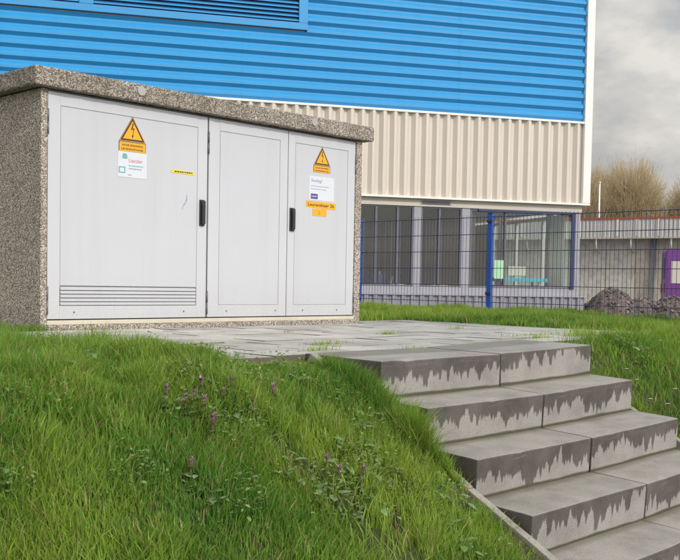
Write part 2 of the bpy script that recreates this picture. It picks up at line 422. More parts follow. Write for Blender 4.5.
# ------------------------------------------------------------------ paving on the platform
pm = MB(); tl = pm.bm.verts.layers.float_color.new('tint')
T = .30; row = 0; y = -2.455
while y < .30:
    y1 = y+T-.006
    x = -.40 + (0 if row % 2 else -.15)
    xr = 3.95 + (.12 if row % 3 == 0 else 0)
    while x < xr-.05:
        x1 = min(x+T-.006, xr)
        if not (x1 > -.02 and x < 2.99 and y1 > .0) and x1-x > .05 and x > -.62:
            t = random.uniform(.82, 1.10); tx = random.gauss(0, .0055); ty = random.gauss(0, .0055)
            if random.random() < .1: t *= .88
            c = Vector(((x+x1)/2, (y+y1)/2, -.004+random.gauss(0, .0014)))
            Mx = Matrix.Translation(c) @ Matrix.Rotation(tx, 4, 'X') @ Matrix.Rotation(ty, 4, 'Y') @ Matrix.Rotation(random.gauss(0, .005), 4, 'Z')
            n0 = len(pm.bm.verts)
            yy1 = min(y1, -.004) if (x1 > -.06 and x < 2.99 and y < 0) else y1
            pm.box(-(x1-x)/2, (x1-x)/2, -(y1-y)/2, (yy1-(y+y1)/2), -.05, 0, bevel=.003, M=Mx)
            pm.bm.verts.ensure_lookup_table()
            for v in pm.bm.verts[n0:]: v[tl] = (t, t*random.uniform(.98, 1.01), t*.98, 1)
        x += T
    y += T; row += 1
pav = pm.build('paving', M['paver']); tag(pav, kind='structure')

# ------------------------------------------------------------------ concrete stairs
st = empty('concrete_stairs', (.8, -2.97, -1.2))
tag(st, 'wide concrete block stairs with rain drips down their risers', 'stairs')
RISE, RUN = .18, .262
for k in range(7):
    yn = -2.97-RUN*k; zn = -RISE*k
    dep = .478 if k == 0 else .49
    xj = .79+random.uniform(-.015, .015)+(.01*k)
    for side in (0, 1):
        x0, x1 = (-.10, xj-.004) if side == 0 else (xj+.004, 1.69+random.uniform(-.01, .01))
        L = x1-x0; mb = MB()
        mb.box(0, L, 0, dep, -RISE+.004, 0, bevel=.006)
        es = [e for e in mb.bm.edges if e.calc_length() > .1]
        bmesh.ops.subdivide_edges(mb.bm, edges=es, cuts=14, use_grid_fill=True)
        for v in mb.bm.verts:   # slightly worn, uneven arrises
            w = (vnoise(v.co.x, v.co.y+k*3+side, 9, 5)-.5)*.004
            if v.co.z > -.02 and v.co.y < .03: v.co.z += w-.001; v.co.y += abs(w)
            v.co.z += (vnoise(v.co.x, v.co.y+k, 2.5, 6)-.5)*.004
        # a few chips on the nosing
        for _ in range(3):
            cxp = random.uniform(.03, L-.03); rr = random.uniform(.006, .016)
            for v in mb.bm.verts:
                if v.co.y < .02 and v.co.z > -.02 and abs(v.co.x-cxp) < rr: v.co.y += .006; v.co.z -= .005
        o = mb.build('step_block', M['step'], st)
        tilt = R(3.0) if k else R(.6)
        roll = R(-1.0)*(1 if side else .0)+R(random.uniform(-.12, .12))
        o.rotation_euler = (tilt, roll, R(random.uniform(-.25, .25)))
        o.location = Vector((x0, yn, zn))-Vector(st.location)

def kerb(name, x, ya, yb, off, label):
    e = empty(name, (x, ya, off)); tag(e, label, 'kerb')
    y = ya
    while y > yb:
        y2 = max(y-.9, yb); z1 = off-.535*(ya-y); z2 = off-.535*(ya-y2)
        mb = MB(); ln = math.hypot(y-y2, z1-z2)
        mb.box(-.021, .021, -ln+.004, 0, -.16, 0, bevel=.004)
        es = [ed for ed in mb.bm.edges if ed.calc_length() > .2]
        bmesh.ops.subdivide_edges(mb.bm, edges=es, cuts=8, use_grid_fill=True)
        for v in mb.bm.verts:
            v.co.x += (vnoise(v.co.y*3+y, x, 3, 8)-.5)*.004; v.co.z += (vnoise(v.co.y*3+y, x+4, 4, 9)-.5)*.006
        o = mb.build('kerb_stone', M['kerb'], e)
        o.location = (random.uniform(-.004, .004), y-ya, z1-off)
        o.rotation_euler = (math.atan(.535), 0, 0)
        y = y2
    return e
kerb('edging_kerb', -.15, -2.60, -4.8, .016, 'narrow concrete kerb sloping down between grass mound and stair blocks')
kerb('edging_kerb', 1.745, -2.62, -4.8, -.01, 'narrow concrete kerb on the far side of the stairs beside daisies')
mb = MB(); mb.box(1.80, 3.40, -2.553, -2.497, -.15, -.012, bevel=.005)
o = mb.build('edging_kerb', M['kerb']); tag(o, 'short kerb strip along the paving edge half overgrown with grass', 'kerb')

# ------------------------------------------------------------------ transformer cabinet
cab = empty('transformer_cabinet', (1.45, .55, 0))
tag(cab, 'low concrete transformer station with three light grey metal doors and pebbled roof slab', 'electrical cabinet')
CO = Vector(cab.location)
def cpart(mb, name, mats, parent=cab, **kw):
    o = mb.build(name, mats, parent, **kw)
    if parent is cab: o.location = -CO
    return o
def rough_box(x0, x1, y0, y1, z0, z1, step, amp, bevel=.008):
    mb = MB(); mb.box(x0, x1, y0, y1, z0, z1, bevel=bevel)
    for axis in range(3):
        lo = (x0, y0, z0)[axis]; hi = (x1, y1, z1)[axis]
        n = max(1, int((hi-lo)/step))
        for j in range(1, n):
            p = [0, 0, 0]; p[axis] = lo+(hi-lo)*j/n; nn = [0, 0, 0]; nn[axis] = 1
            bmesh.ops.bisect_plane(mb.bm, geom=mb.bm.verts[:]+mb.bm.edges[:]+mb.bm.faces[:], plane_co=p, plane_no=nn)
    for v in mb.bm.verts:
        v.co += Vector((random.gauss(0, amp), random.gauss(0, amp), random.gauss(0, amp)))
    return mb
cpart(rough_box(-.125, 3.06, -.06, 1.25, 1.552, 1.672, .024, .0014, .012), 'roof_slab', M['agg_roof'], smooth=False)
cpart(rough_box(-.05, -.004, 0, 1.15, -.03, 1.545, .05, .0006, .004), 'side_wall', M['agg'])
cpart(rough_box(2.902, 2.975, 0, 1.15, -.03, 1.545, .05, .0006, .004), 'side_wall', M['agg'])
mb = MB(); mb.box(-.003, 2.901, 1.09, 1.15, 0, 1.545); cpart(mb, 'rear_wall', M['agg'])
cpart(rough_box(-.0035, 2.9015, -.012, .1, -.03, .030, .04, .0010, .004), 'plinth', M['agg'])
mb = MB(); mb.box(-.003, 2.901, -.004, .09, .031, .060, bevel=.003); cpart(mb, 'door_sill', M['sill'])
mb = MB(); mb.box(-.003, 2.901, .075, .08, .061, 1.545); cpart(mb, 'inner_lining', M['dark'])
mb = MB(); mb.box(-.002, 2.900, .012, .06, 1.537, 1.5455); cpart(mb, 'head_rail', M['hinge'])

YF = .006    # door face
def door(x0, x1, px0, px1, label):
    z0, z1 = .068, 1.534
    d = empty('door', ((x0+x1)/2-CO.x, YF-CO.y, -CO.z)); d.parent = cab
    d['label'] = label
    ox = (x0+x1)/2
    pz0, pz1 = .155, 1.452
    mb = MB()
    mb.box(x0-ox, px0-ox, 0, .03, z0, z1, bevel=.0025); mb.box(px1-ox, x1-ox, 0, .03, z0, z1, bevel=.0025)
    mb.box(px0-ox, px1-ox, 0, .03, z0, pz0, bevel=.0015); mb.box(px0-ox, px1-ox, 0, .03, pz1, z1, bevel=.0015)
    if x0 < 1: mb.box(px0-ox, px1-ox, .018, .03, pz0, .286); mb.box(px0-ox, px1-ox, .006, .03, .2861, pz1)
    else: mb.box(px0-ox, px1-ox, .006, .03, pz0, pz1)
    d_fr = mb.build('door_frame', M['door_frame'], d)
    return d, ox, pz0, pz1
def panel(d, a, b, z0, z1, ox):
    mb = MB(); mb.box(a-ox, b-ox, .0015, .0058, z0, z1, bevel=.002); return mb.build('door_panel', M['door'], d)
def handle(d, x, zt, zb, ox, w=.05):
    mb = MB(); mb.box(x-w/2-ox, x+w/2-ox, -.010, .001, zb, zt, bevel=.004)
    mb.box(x-.013-ox, x+.013-ox, -.034, -.012, zb+.012, zt-.03, bevel=.006)
    mb.box(x-.016-ox, x+.016-ox, -.030, -.010, zt-.045, zt-.008, bevel=.006)
    mb.tube([(x-ox, -.008, zb+.03), (x-ox, -.022, zb+.03)], .014, 12)
    return mb.build('door_handle', M['black'], d)
def hinge(d, x, za, zb, ox):
    mb = MB(); mb.tube([(x-ox, -.004, za), (x-ox, -.004, (za+zb)/2-.002), ], .007, 8); mb.tube([(x-ox, -.004, (za+zb)/2+.002), (x-ox, -.004, zb)], .007, 8)
    return mb.build('hinge', M['hinge'], d)
def screws(d, xs, ox):
    for x in xs:
        mb = MB(); mb.tube([(x-ox, .001, .112), (x-ox, -.003, .112)], .006, 8); mb.build('door_screw', M['hinge'], d)
# door one, with vent
d1, ox1, pz0, pz1 = door(.002, 1.302, .092, 1.214, 'wide grey metal door with vent slots along its bottom')
panel(d1, .096, 1.210, .288, pz1-.005, ox1)
mb = MB(); mb.box(.096-ox1, 1.210-ox1, .014, .017, .158, .284, mi=1)
nsl = 5; z0 = .160; hh = (.284-z0)/nsl
for j in range(nsl):
    a = z0+j*hh; t = .0055
    p = [(.098-ox1, .000, a), (1.208-ox1, .000, a), (1.208-ox1, .000, a+hh*.60), (.098-ox1, .000, a+hh*.60)]
    q = [(.098-ox1, .013, a+hh*.35), (1.208-ox1, .013, a+hh*.35), (1.208-ox1, .013, a+hh*.93), (.098-ox1, .013, a+hh*.93)]
    vs = [mb.bm.verts.new(c) for c in p+q]
    for f in ((0,1,2,3),(7,6,5,4),(0,4,5,1),(3,2,6,7),(0,3,7,4),(1,5,6,2)): mb.bm.faces.new([vs[i] for i in f])
mb.build('vent_grille', [M['door'], M['dark']], d1)
handle(d1, 1.254, .928, .737, ox1, .046)
hinge(d1, .000, 1.26, 1.42, ox1); hinge(d1, .000, .10, .28, ox1); screws(d1, (.20, 1.10), ox1)
# door two and three
d2, ox2, _, _ = door(1.316, 2.113, 1.420, 2.031, 'narrow blank grey metal door between the other two doors')
panel(d2, 1.424, 2.027, pz0+.004, pz1-.005, ox2)
hinge(d2, 1.310, 1.27, 1.43, ox2); hinge(d2, 1.310, .09, .26, ox2); screws(d2, (1.50, 2.0), ox2)
d3, ox3, _, _ = door(2.120, 2.896, 2.195, 2.807, 'narrow grey metal door with warning sign and orange number strips')
panel(d3, 2.199, 2.803, pz0+.004, pz1-.005, ox3)
handle(d3, 2.163, .930, .745, ox3, .05)
hinge(d3, 2.899, 1.27, 1.43, ox3); hinge(d3, 2.899, .09, .26, ox3); screws(d3, (2.30, 2.70), ox3)
# small scuffs on door one
mb = MB()
for (xa, za, xb, zb) in ((1.095, .88, 1.12, .93), (1.075, .85, 1.095, .895), (1.11, .90, 1.116, .955)):
    mb.poly([(xa-ox1, za), (xa+.004-ox1, za), (xb+.004-ox1, zb), (xb-ox1, zb)], -.0004, 0, .0008)
mb.build('scratch', M['greyprint'], d1)

def warning_sign(d, ox, cx, ztop, w, sk=0.0):
    """orange triangle with bolt over a text plate; one mesh, several colours"""
    mb = MB(); h = w*.80*1.0; hw = w/2; X = cx-ox; zb = ztop-h
    tri = lambda k, y, mi, th=.0006: mb.poly([(X-hw*k, zb+h*(1-k)*.33), (X+hw*k, zb+h*(1-k)*.33), (X, zb+h*(1-k)*.33+h*k)], y, mi, th)
    tri(1.0, -.0006, 1, .0020); tri(.97, -.0012, 0); tri(.93, -.0016, 1); tri(.74, -.0020, 0)
    # lightning bolt
    b = [(.02, .66), (-.09, .36), (.0, .40), (-.045, .20), (-.075, .22), (-.02, .07), (.055, .24), (.01, .22), (.07, .50), (-.02, .455), (.07, .66)]
    # polygon drawn as two convex strips so that it fills cleanly
    s = h
    def P(a): return (X+a[0]*s, zb+.06*s+a[1]*s)
    mb.poly([P((.0, .68)), P((.055, .68)), P((-.005, .46)), P((-.085, .40))], -.0024, 1)
    mb.poly([P((-.085, .40)), P((-.005, .46)), P((.085, .485)), P((.0, .415))], -.0024, 1)
    mb.poly([P((.045, .47)), P((.085, .485)), P((.012, .16)), P((-.012, .16))], -.0024, 1)
    mb.poly([P((-.045, .19)), P((.05, .19)), P((-.005, .05))], -.0024, 1)
    # plate
    ph = w*.31; pw = hw*1.0
    mb.poly([(X-pw-.004, zb-.004-ph), (X+pw+.004, zb-.004-ph), (X+pw+.004, zb-.004), (X-pw-.004, zb-.004)], -.0006, 1, .002)
    mb.poly([(X-pw, zb-.008-ph+.004), (X+pw, zb-.008-ph+.004), (X+pw, zb-.008), (X-pw, zb-.008)], -.0012, 0)
    mb.text('HOGE SPANNING', X-pw*.80, zb-.008-ph*.40, ph*.20, -.0017, 1, w=pw*1.6, bold=.0004)
    mb.text('LEVENSGEVAAR', X-pw*.86, zb-.008-ph*.80, ph*.20, -.0017, 1, w=pw*1.7, bold=.0004)
    return mb.build('warning_sign', [M['orange'], M['signblack']], d)
warning_sign(d1, ox1, .646, 1.452, .212)
warning_sign(d3, ox3, 2.497, 1.450, .186)
rect = lambda mb, ox, x0, x1, z0, z1, y, mi, th=.0006: mb.poly([(x0-ox, z0), (x1-ox, z0), (x1-ox, z1), (x0-ox, z1)], y, mi, th)
def dashes(mb, xa, xb, z, h, y, mi):
    x = xa
    while x < xb:
        w = min(random.uniform(.006, .022), xb-x); mb.poly([(x, z), (x+w, z), (x+w, z+h), (x, z+h)], y, mi); x += w+.004
# white notice on door one (teal marks, faded red word)
mb = MB(); o_ = ox1
rect(mb, o_, .530, .765, 1.035, 1.210, -.0006, 0, .002)
mb.poly([(.565-o_, 1.160), (.605-o_, 1.160), (.605-o_, 1.187), (.592-o_, 1.197), (.575-o_, 1.197), (.565-o_, 1.186)], -.0010, 1)
rect(mb, o_, .572, .598, 1.166, 1.180, -.0014, 3)
mb.text('Liander', .617-o_, 1.140, .026, -.0012, 2, w=.115, bold=.0007)
dashes(mb, .617-o_, .735-o_, 1.112, .008, -.0012, 1); dashes(mb, .617-o_, .725-o_, 1.092, .008, -.0012, 3)
for a, b_, c, d_ in ((.536, .590, 1.062, 1.070), (.536, .590, 1.098, 1.106), (.536, .545, 1.070, 1.098), (.581, .590, 1.070, 1.098)): rect(mb, o_, a, b_, c, d_, -.0012, 1)
rect(mb, o_, .612, .640, 1.050, 1.056, -.0012, 3)
mb.build('notice_sticker', [M['white'], M['teal'], M['red'], M['greyprint']], d1)
mb = MB(); mb.poly([(.978-ox1, 1.104), (1.184-ox1, 1.100), (1.184-ox1, 1.124), (.978-ox1, 1.126)], -.0008, 0, .0022)
dashes(mb, 1.005-ox1, 1.165-ox1, 1.109, .009, -.0012, 1); mb.build('label_strip', [M['yellow'], M['signblack']], d1)
mb = MB(); o_ = ox3
rect(mb, o_, 2.352, 2.642, 1.010, 1.205, -.0006, 0, .002)
mb.text('Storing?', 2.375-o_, 1.158, .026, -.0012, 1, w=.125, bold=.0006)
dashes(mb, 2.375-o_, 2.58-o_, 1.122, .006, -.0012, 1); dashes(mb, 2.375-o_, 2.55-o_, 1.098, .006, -.0012, 1)
rect(mb, o_, 2.372, 2.452, 1.020, 1.062, -.0010, 2)
mb.text('Liander', 2.380-o_, 1.036, .015, -.0016, 0, w=.064, bold=.0004)
mb.build('notice_sticker', [M['white'], M['greyprint'], M['blueprint']], d3)
mb = MB(); mb.poly([(2.322-ox3, .952), (2.664-ox3, .945), (2.668-ox3, .997), (2.322-ox3, 1.003)], -.0008, 0, .0024)
mb.text('Laurenshaar 2b', 2.340-ox3, .962, .025, -.0014, 1, w=.305, bold=.0006); mb.build('label_strip', [M['orange'], M['signblack']], d3)
mb = MB(); rect(mb, ox3, 2.396, 2.560, .884, .944, -.0008, 0, .0022); mb.text('2', 2.466-ox3, .898, .028, -.0012, 1); mb.build('label_strip', [M['orange'], M['redtrim']], d3)
# cast number discs on slab
def emblem(x, z, txt):
    mb = MB(); mb.tube([(x, -.058, z), (x, -.069, z)], .032, 20)
    cpart(mb, 'cast_disc', [M['emblem'], M['signblack']])
emblem(.668, 1.623, 'B'); emblem(2.335, 1.626, '0')
for t_, x_ in (('A', .600), ('5', 2.270)): mb = MB(); mb.text(t_, x_, 1.605, .040, -.0665, 0, w=.032, bold=.001); cpart(mb, 'cast_numeral', [M['emblem']])

# ------------------------------------------------------------------ industrial building
TH = R(-30.66)
bld = empty('industrial_building', (14.995, 4.768, -.6), TH)
tag(bld, 'industrial hall with bright blue ribbed cladding over a cream band and strip windows', 'building')
def bp(mb, name, mats, parent=None, **kw):
    o = mb.build(name, mats, parent if parent is not None else bld, **kw)
    if parent is None: o.location = (0, 0, .6)
    return o
def profile(n, pitch, dep, out=.44, fl=.14):
    """trapezoid rib profile along one axis -> list of (t, offset) ; offset negative = towards the viewer"""
    pts = []
    for j in range(n):
        t = j*pitch
        pts += [(t, 0), (t+pitch*fl, -dep), (t+pitch*(fl+out), -dep), (t+pitch*(2*fl+out), 0)]
    pts.append((n*pitch, 0)); return pts
SL = -26.0; PITCH = .2172
# blue, horizontal ribs
mb = MB(); z0, z1 = 3.70, 9.2; pts = profile(int((z1-z0)/.2085), .2085, .050, .24, .30)
def strip_h(mb, a, b, pts, z0, y0):
    prev = None
    for t, o in pts:
        v = (mb.bm.verts.new((a, y0+o, z0+t)), mb.bm.verts.new((b, y0+o, z0+t)))
        if prev: mb.bm.faces.new((prev[0], prev[1], v[1], v[0]))
        prev = v
strip_h(mb, SL, -15.6, pts, z0, 0); strip_h(mb, -5.98, -.172, pts, z0, 0)
# below and above the louvre openings
lo = [p for p in pts if p[0] <= 5.02-z0]; strip_h(mb, -15.6, -5.98, lo, z0, 0)
hi = [p for p in pts if p[0] >= 7.6-z0]; strip_h(mb, -15.6, -5.98, hi, z0, 0)
for s_ in (-2.9, -7.2, -11.4, -15.9, -20.0):     # lapped sheet ends
    zz = [p for p in pts if not (-15.6 < s_ < -5.98) or p[0] <= 5.02-z0]
    prev = None
    for t, o in zz:
        v = (mb.bm.verts.new((s_, o-.003, z0+t)), mb.bm.verts.new((s_+.02, o-.003, z0+t)))
        if prev: mb.bm.faces.new((prev[0], prev[1], v[1], v[0]))
        prev = v
mb.build('blue_cladding', M['blue'], bld, recalc=False).location = (0, 0, .6)
# cream, vertical ribs
mb = MB(); n = int((-.17-SL)/PITCH); a = -.172-n*PITCH; prev = None
for t, o in profile(n, PITCH, .080, .22, .31):
    v = (mb.bm.verts.new((a+t, .0+o, 2.05)), mb.bm.verts.new((a+t, .0+o, 3.655)))
    if prev: mb.bm.faces.new((prev[0], v[0], v[1], prev[1]))
    prev = v
mb.build('cream_cladding', M['beige'], bld, recalc=False).location = (0, 0, .6)
mb = MB(); mb.box(SL, -.17, -.088, .02, 3.656, 3.698, bevel=.004); bp(mb, 'flashing', M['trim'])
mb = MB(); mb.box(SL, .0, -.090, .06, 2.012, 2.049, bevel=.004); bp(mb, 'flashing', M['trim'])
mb = MB(); mb.box(-.171, .0, -.094, .0, 2.05, 9.3, bevel=.01); mb.box(-.03, .004, .0, .18, 2.05, 9.3, bevel=.006); bp(mb, 'corner_trim', M['trim'])
mb = MB(); mb.box(SL, -.02, .004, .22, 2.05, 9.3); mb.box(-.20, -.02, .22, 14, 2.05, 9.3); mb.box(SL, -.2, 13.8, 14, 2.05, 9.3); mb.box(SL, .0, -.05, 14.05, 9.301, 9.42)
bp(mb, 'upper_wall', M['struct_grey'])
# louvre band
e = empty('louvre_panel', (0, 0, .6)); e.parent = bld
mb = MB()
for (a, b) in ((-15.6, -10.10), (-9.86, -6.14)):
    for j in range(30):
        z = 5.20+j*.079
        vs = [(a, -.050, z), (b, -.050, z), (b, -.050, z+.018), (a, -.050, z+.018), (a, .015, z+.052), (b, .015, z+.052), (b, .015, z+.066), (a, .015, z+.066)]
        q = [mb.bm.verts.new(v) for v in vs]
        for f in ((0,1,2,3),(7,6,5,4),(0,4,5,1),(3,2,6,7),(0,3,7,4),(1,5,6,2)): mb.bm.faces.new([q[i] for i in f])
mb.build('louvre_slats', M['blue'], e)
mb = MB()
mb.box(-15.65, -5.97, -.075, .003, 5.045, 5.17, bevel=.006); mb.box(-15.65, -5.97, -.075, .003, 7.57, 7.68, bevel=.006)
mb.box(-10.10, -9.86, -.078, .003, 5.171, 7.569, bevel=.006); mb.box(-6.14, -5.97, -.078, .003, 5.171, 7.569, bevel=.006)
mb.build('louvre_frame', M['blue'], e)
mb = MB(); mb.box(-15.6, -6.0, .0035, .0039, 5.1, 7.6); mb.build('louvre_backing', M['navy'], e)
# fascia with vent
mb = MB(); mb.box(SL, -.12, .01, .12, 1.868, 2.011, bevel=.004); fa = bp(mb, 'fascia', M['fascia'])
mb = MB(); mb.box(-3.63, -2.99, .002, .009, 1.905, 1.985, bevel=.002)
for j in range(5): mb.box(-3.60, -3.02, -.004, .003, 1.915+j*.013, 1.921+j*.013, mi=1)
mb.build('vent_grille', [M['lilac'], M['brownframe']], fa)
# base
mb = MB(); n = int((-.03-SL)/.19); a = -.03-n*.19; prev = None
for t, o in profile(n, .19, .035, .42, .1):
    v = (mb.bm.verts.new((a+t, -.02+o, -.75)), mb.bm.verts.new((a+t, -.02+o, .135)))
    if prev: mb.bm.faces.new((prev[0], v[0], v[1], prev[1]))
    prev = v
for yy0, yy1 in ((-.02, 13.9),):
    mb.quad([(-.03, yy0, -.75), (-.03, yy1, -.75), (-.03, yy1, .135), (-.03, yy0, .135)])
mb.build('base_cladding', M['base'], bld, recalc=False).location = (0, 0, .6)
mb = MB(); mb.box(SL, -.0, -.075, .16, .136, .165, bevel=.004); mb.box(-.16, 0, .161, 13.9, .136, .165); bp(mb, 'base_cap', M['lilac'])
mb = MB(); mb.box(SL, -.14, .03, .14, .166, .30, bevel=.004); mb.box(-.26, -.14, .141, 13.9, .166, .30); bp(mb, 'window_sill', M['lilac'])
# rooms
mb = MB()
mb.box(SL, -.30, .2, 13.7, -.32, -.22, mi=2)
mb.box(SL, -.22, .2, 13.7, 1.93, 2.04, mi=1)
mb.box(SL, -2.66, 4.6, 4.7, -.2, 1.92, mi=0); mb.box(-2.72, -2.60, .25, 5.5, -.2, 1.92, mi=0)
mb.box(-2.6, -.27, 5.5, 5.6, -.2, 1.92, mi=3)
bp(mb, 'room', [M['interior_dark'], M['interior_grey'], M['pillar'], M['interior_light']])
# front windows
def window(s0, s1, z0, z1, frame, sashes=(), y=.06, fw=.05, nm='window'):
    f = empty(nm, (0, 0, .6)); f.parent = bld
    mb = MB(); mb.box(s0, s0+fw, y-.02, y+.05, z0, z1, bevel=.004); mb.box(s1-fw, s1, y-.02, y+.05, z0, z1, bevel=.004)
    mb.box(s0+fw, s1-fw, y-.02, y+.05, z0, z0+fw, bevel=.004); mb.box(s0+fw, s1-fw, y-.02, y+.05, z1-fw, z1, bevel=.004)
    for q in sashes: mb.box(q-.022, q+.022, y-.015, y+.045, z0+fw, z1-fw, bevel=.003)
    mb.build('window_frame', frame, f)
    mb = MB(); mb.box(s0+fw, s1-fw, y+.012, y+.020, z0+fw, z1-fw); mb.build('pane', M['glass'], f)
    return f
window(-7.60, -5.80, .302, 1.866, M['navy'], (-6.7,))
mb = MB()
for a, b in ((-8.0, -7.602), (-5.798, -5.602), (-3.755, -3.60), (-2.745, -2.575), (-.262, -.14)):
    mb = MB(); mb.box(a, b, .03, .15, .302, 1.866, bevel=.006); bp(mb, 'window_post', M['lilac'])
window(-5.60, -3.757, .302, 1.866, M['winframe'], (-4.52, -4.08), fw=.03)
window(-3.598, -2.747, .302, 1.866, M['winframe'], (-3.21,), fw=.03)
window(-2.573, -.264, .302, 1.866, M['winframe'], (-1.80,), fw=.04)
mb = MB(); mb.box(-.345, -.262, .0, .029, .302, 1.866, bevel=.003); bp(mb, 'dark_mullion', M['navy'])
mb = MB(); mb.box(-2.40, -.346, .005, .029, 1.815, 1.866, bevel=.003); bp(mb, 'dark_head', M['navy'])
for a, b, c, d_ in ((-2.53, -2.42, .125, .20), (-1.90, -1.83, .125, .16)): mb = MB(); mb.box(a, b, c, d_, .36, 1.80); bp(mb, 'dark_mullion', M['brownframe'])
# end glazing seen through the corner room
f = empty('window', (0, 0, .6)); f.parent = bld
mb = MB(); 
for yy in (.20, 1.55, 2.9, 4.2): mb.box(-.22, -.15, yy, yy+.06, .302, 1.866)
mb.box(-.22, -.15, .26, 4.2, .302, .36); mb.box(-.22, -.15, .26, 4.2, 1.80, 1.866)
mb.build('window_frame', M['struct_grey'], f)
mb = MB(); mb.box(-.19, -.18, .26, 4.2, .36, 1.80); mb.build('pane', M['glass'], f)
mb = MB(); mb.box(-.24, -.14, 4.262, 13.8, .302, 1.866, mi=0); bp(mb, 'end_wall', [M['interior_light']])
# blinds and curtains
mb = MB()
for j in range(12):
    yy = .42+j*.045; mb.box(-.30-.012*(j % 2), -.285-.012*(j % 2), yy, yy+.04, .34, 1.85)
bp(mb, 'curtain', M['curtain'])
mb = MB(); mb.box(-.34, -.24, 1.02, 1.13, -.2, 1.92); bp(mb, 'room_column', M['pillar'])
mb = MB()
for j in range(44):
    s = -5.5+j*.062
    if -3.76 < s < -3.6: continue
    Mx = Matrix.Translation((s, .26, 0)) @ Matrix.Rotation(R(random.uniform(50, 75)), 4, 'Z')
    if j % 7 in (5,): continue
    mb.box(-.035, .035, -.001, .001, .36, 1.60, M=Mx)
bp(mb, 'vertical_blind', M['darkcurtain'])
# poster on the glass
mb = MB(); mb.box(-2.02, -1.80+.0, .048, .052, .49, .86); bp(mb, 'window_poster', M['greenpaper'])

def bworld(s, y, z):
    return Vector((14.995, 4.768, 0)) + Vector((math.cos(TH), math.sin(TH), 0))*s + Vector((-math.sin(TH), math.cos(TH), 0))*y + Vector((0, 0, z))
def inb(name, label, cat, s, y, z):
    e = empty(name, bworld(s, y, z), TH); tag(e, label, cat); return e
# turquoise desk behind corner glass
e = inb('desk', 'turquoise desk with rounded end behind the corner glass', 'desk', -1.1, .55, -.22)
mb = MB(); pts = [(-.65, -.22), (.28, -.22)]+[(.28+.22*math.sin(t), -.22*math.cos(t)) for t in np.linspace(.2, math.pi-.2, 8)]+[(.28, .22), (-.65, .22)]
top = [mb.bm.verts.new((a, b, .735)) for a, b in pts]; bot = [mb.bm.verts.new((a, b, .66)) for a, b in pts]
mb.bm.faces.new(top); mb.bm.faces.new(bot[::-1])
for i in range(len(pts)): mb.bm.faces.new((bot[i], bot[(i+1) % len(pts)], top[(i+1) % len(pts)], top[i]))
mb.build('desk_top', M['turq'], e)
for a in (-.58, .25):
    for b in (-.16, .16): mb = MB(); mb.box(a-.02, a+.02, b-.02, b+.02, 0, .659); mb.build('leg', M['rim'], e)
e = inb('desk_monitor', 'pale monitor standing on the turquoise desk', 'monitor', -1.25, .62, .515)
mb = MB(); mb.box(-.20, .20, -.01, .012, .05, .24, bevel=.004); mb.build('screen_housing', M['cream_panel'], e)
mb = MB(); mb.box(-.02, .02, -.01, .01, .012, .06); mb.box(-.10, .10, -.06, .06, 0, .012, bevel=.003); mb.build('monitor_stand', M['rim'], e)
# things on the sill inside
e = inb('storage_crate', 'dark crate on the window ledge of the first window past the cabinet', 'crate', -4.42, .38, .30)
mb = MB(); 
for a, b, c, d_ in ((-.24, .24, -.10, -.085), (-.24, .24, .085, .10), (-.24, -.225, -.085, .085), (.225, .24, -.085, .085)): mb.box(a, b, c, d_, .012, .24)
mb.box(-.24, .24, -.10, .10, 0, .011); mb.build('crate_shell', M['navy'], e)
mb = MB()
for j in range(5): mb.box(-.20+j*.085, -.14+j*.085, -.06, .06, .0125, .27+.02*(j % 2))
mb.build('folders', M['darkcurtain'], e)
e = inb('paper_stack', 'loose white papers on the ledge beside the dark crate', 'papers', -3.98, .35, .30)
mb = MB()
for j in range(6):
    mb.box(-.15, .15, -.10, .10, .0+j*.008, .006+j*.008, M=Matrix.Rotation(random.uniform(-.4, .4), 4, 'Z'))
mb.box(-.16, -.15, -.08, .08, 0, .14, M=Matrix.Rotation(.4, 4, 'Y')); mb.build('sheets', M['paper'], e)
e = inb('paper_stack', 'flat white papers on the ledge of the narrow second window', 'papers', -3.1, .35, .30)
mb = MB()
for j in range(5):
    mb.box(-.18, .18, -.10, .10, .0+j*.008, .006+j*.008, M=Matrix.Rotation(random.uniform(-.3, .3), 4, 'Z'))
mb.build('sheets', M['paper'], e)
mb = MB(); mb.box(SL, -2.7, .16, .52, .24, .299, bevel=.004); bp(mb, 'inner_ledge', M['lilac'])

# ------------------------------------------------------------------ fence (runs along world y at x = 6.35)
fx = 6.35
fen = empty('mesh_fence', (fx, 1.04, 0)); tag(fen, 'dark blue welded wire mesh fence with bright blue posts behind the paving', 'fence')
FT = 1.145
post_m = None
for k, yy in enumerate((3.12, 1.04, -1.46, -3.96)):
    zb = float(gz(fx, yy))
    mb = MB(); mb.box(-.02, .02, -.03, .03, zb-.1, FT+.035, bevel=.004); p = mb.build('fence_post', M['fence'], fen); p.location = (0, yy-1.04, 0)
    mb = MB(); mb.box(-.023, .023, -.033, .033, FT+.0355, FT+.05, bevel=.004); c = mb.build('post_cap', M['wire'], p)
    for zz in (.25, FT-.05):
        mb = MB(); mb.box(-.034, -.021, -.038, .038, zz-.018, zz+.018, bevel=.003); mb.tube([(-.033, 0, zz), (-.046, 0, zz)], .009, 8)
        mb.build('post_clamp', M['wire'], p)
for a, b in ((1.07, 3.09), (-1.43, 1.01), (-3.93, -1.49)):
    mb = MB(); zg = min(float(gz(fx, a)), float(gz(fx, b)))
    z = FT; zs = []
    while z > zg-.02: zs.append(z); z -= .2
    for z in zs:
        mb.tube([(-.0065, a-1.04, z), (-.0065, b-1.04, z)], .0042, 5); mb.tube([(.0065, a-1.04, z), (.0065, b-1.04, z)], .0042, 5)
    y = a+.02
    while y < b:
        mb.tube([(0, y-1.04, zs[-1]-.03), (0, y-1.04, FT+.03)], .0030, 4, cap=False); y += .05
    mb.build('fence_panel', M['wire'], fen)

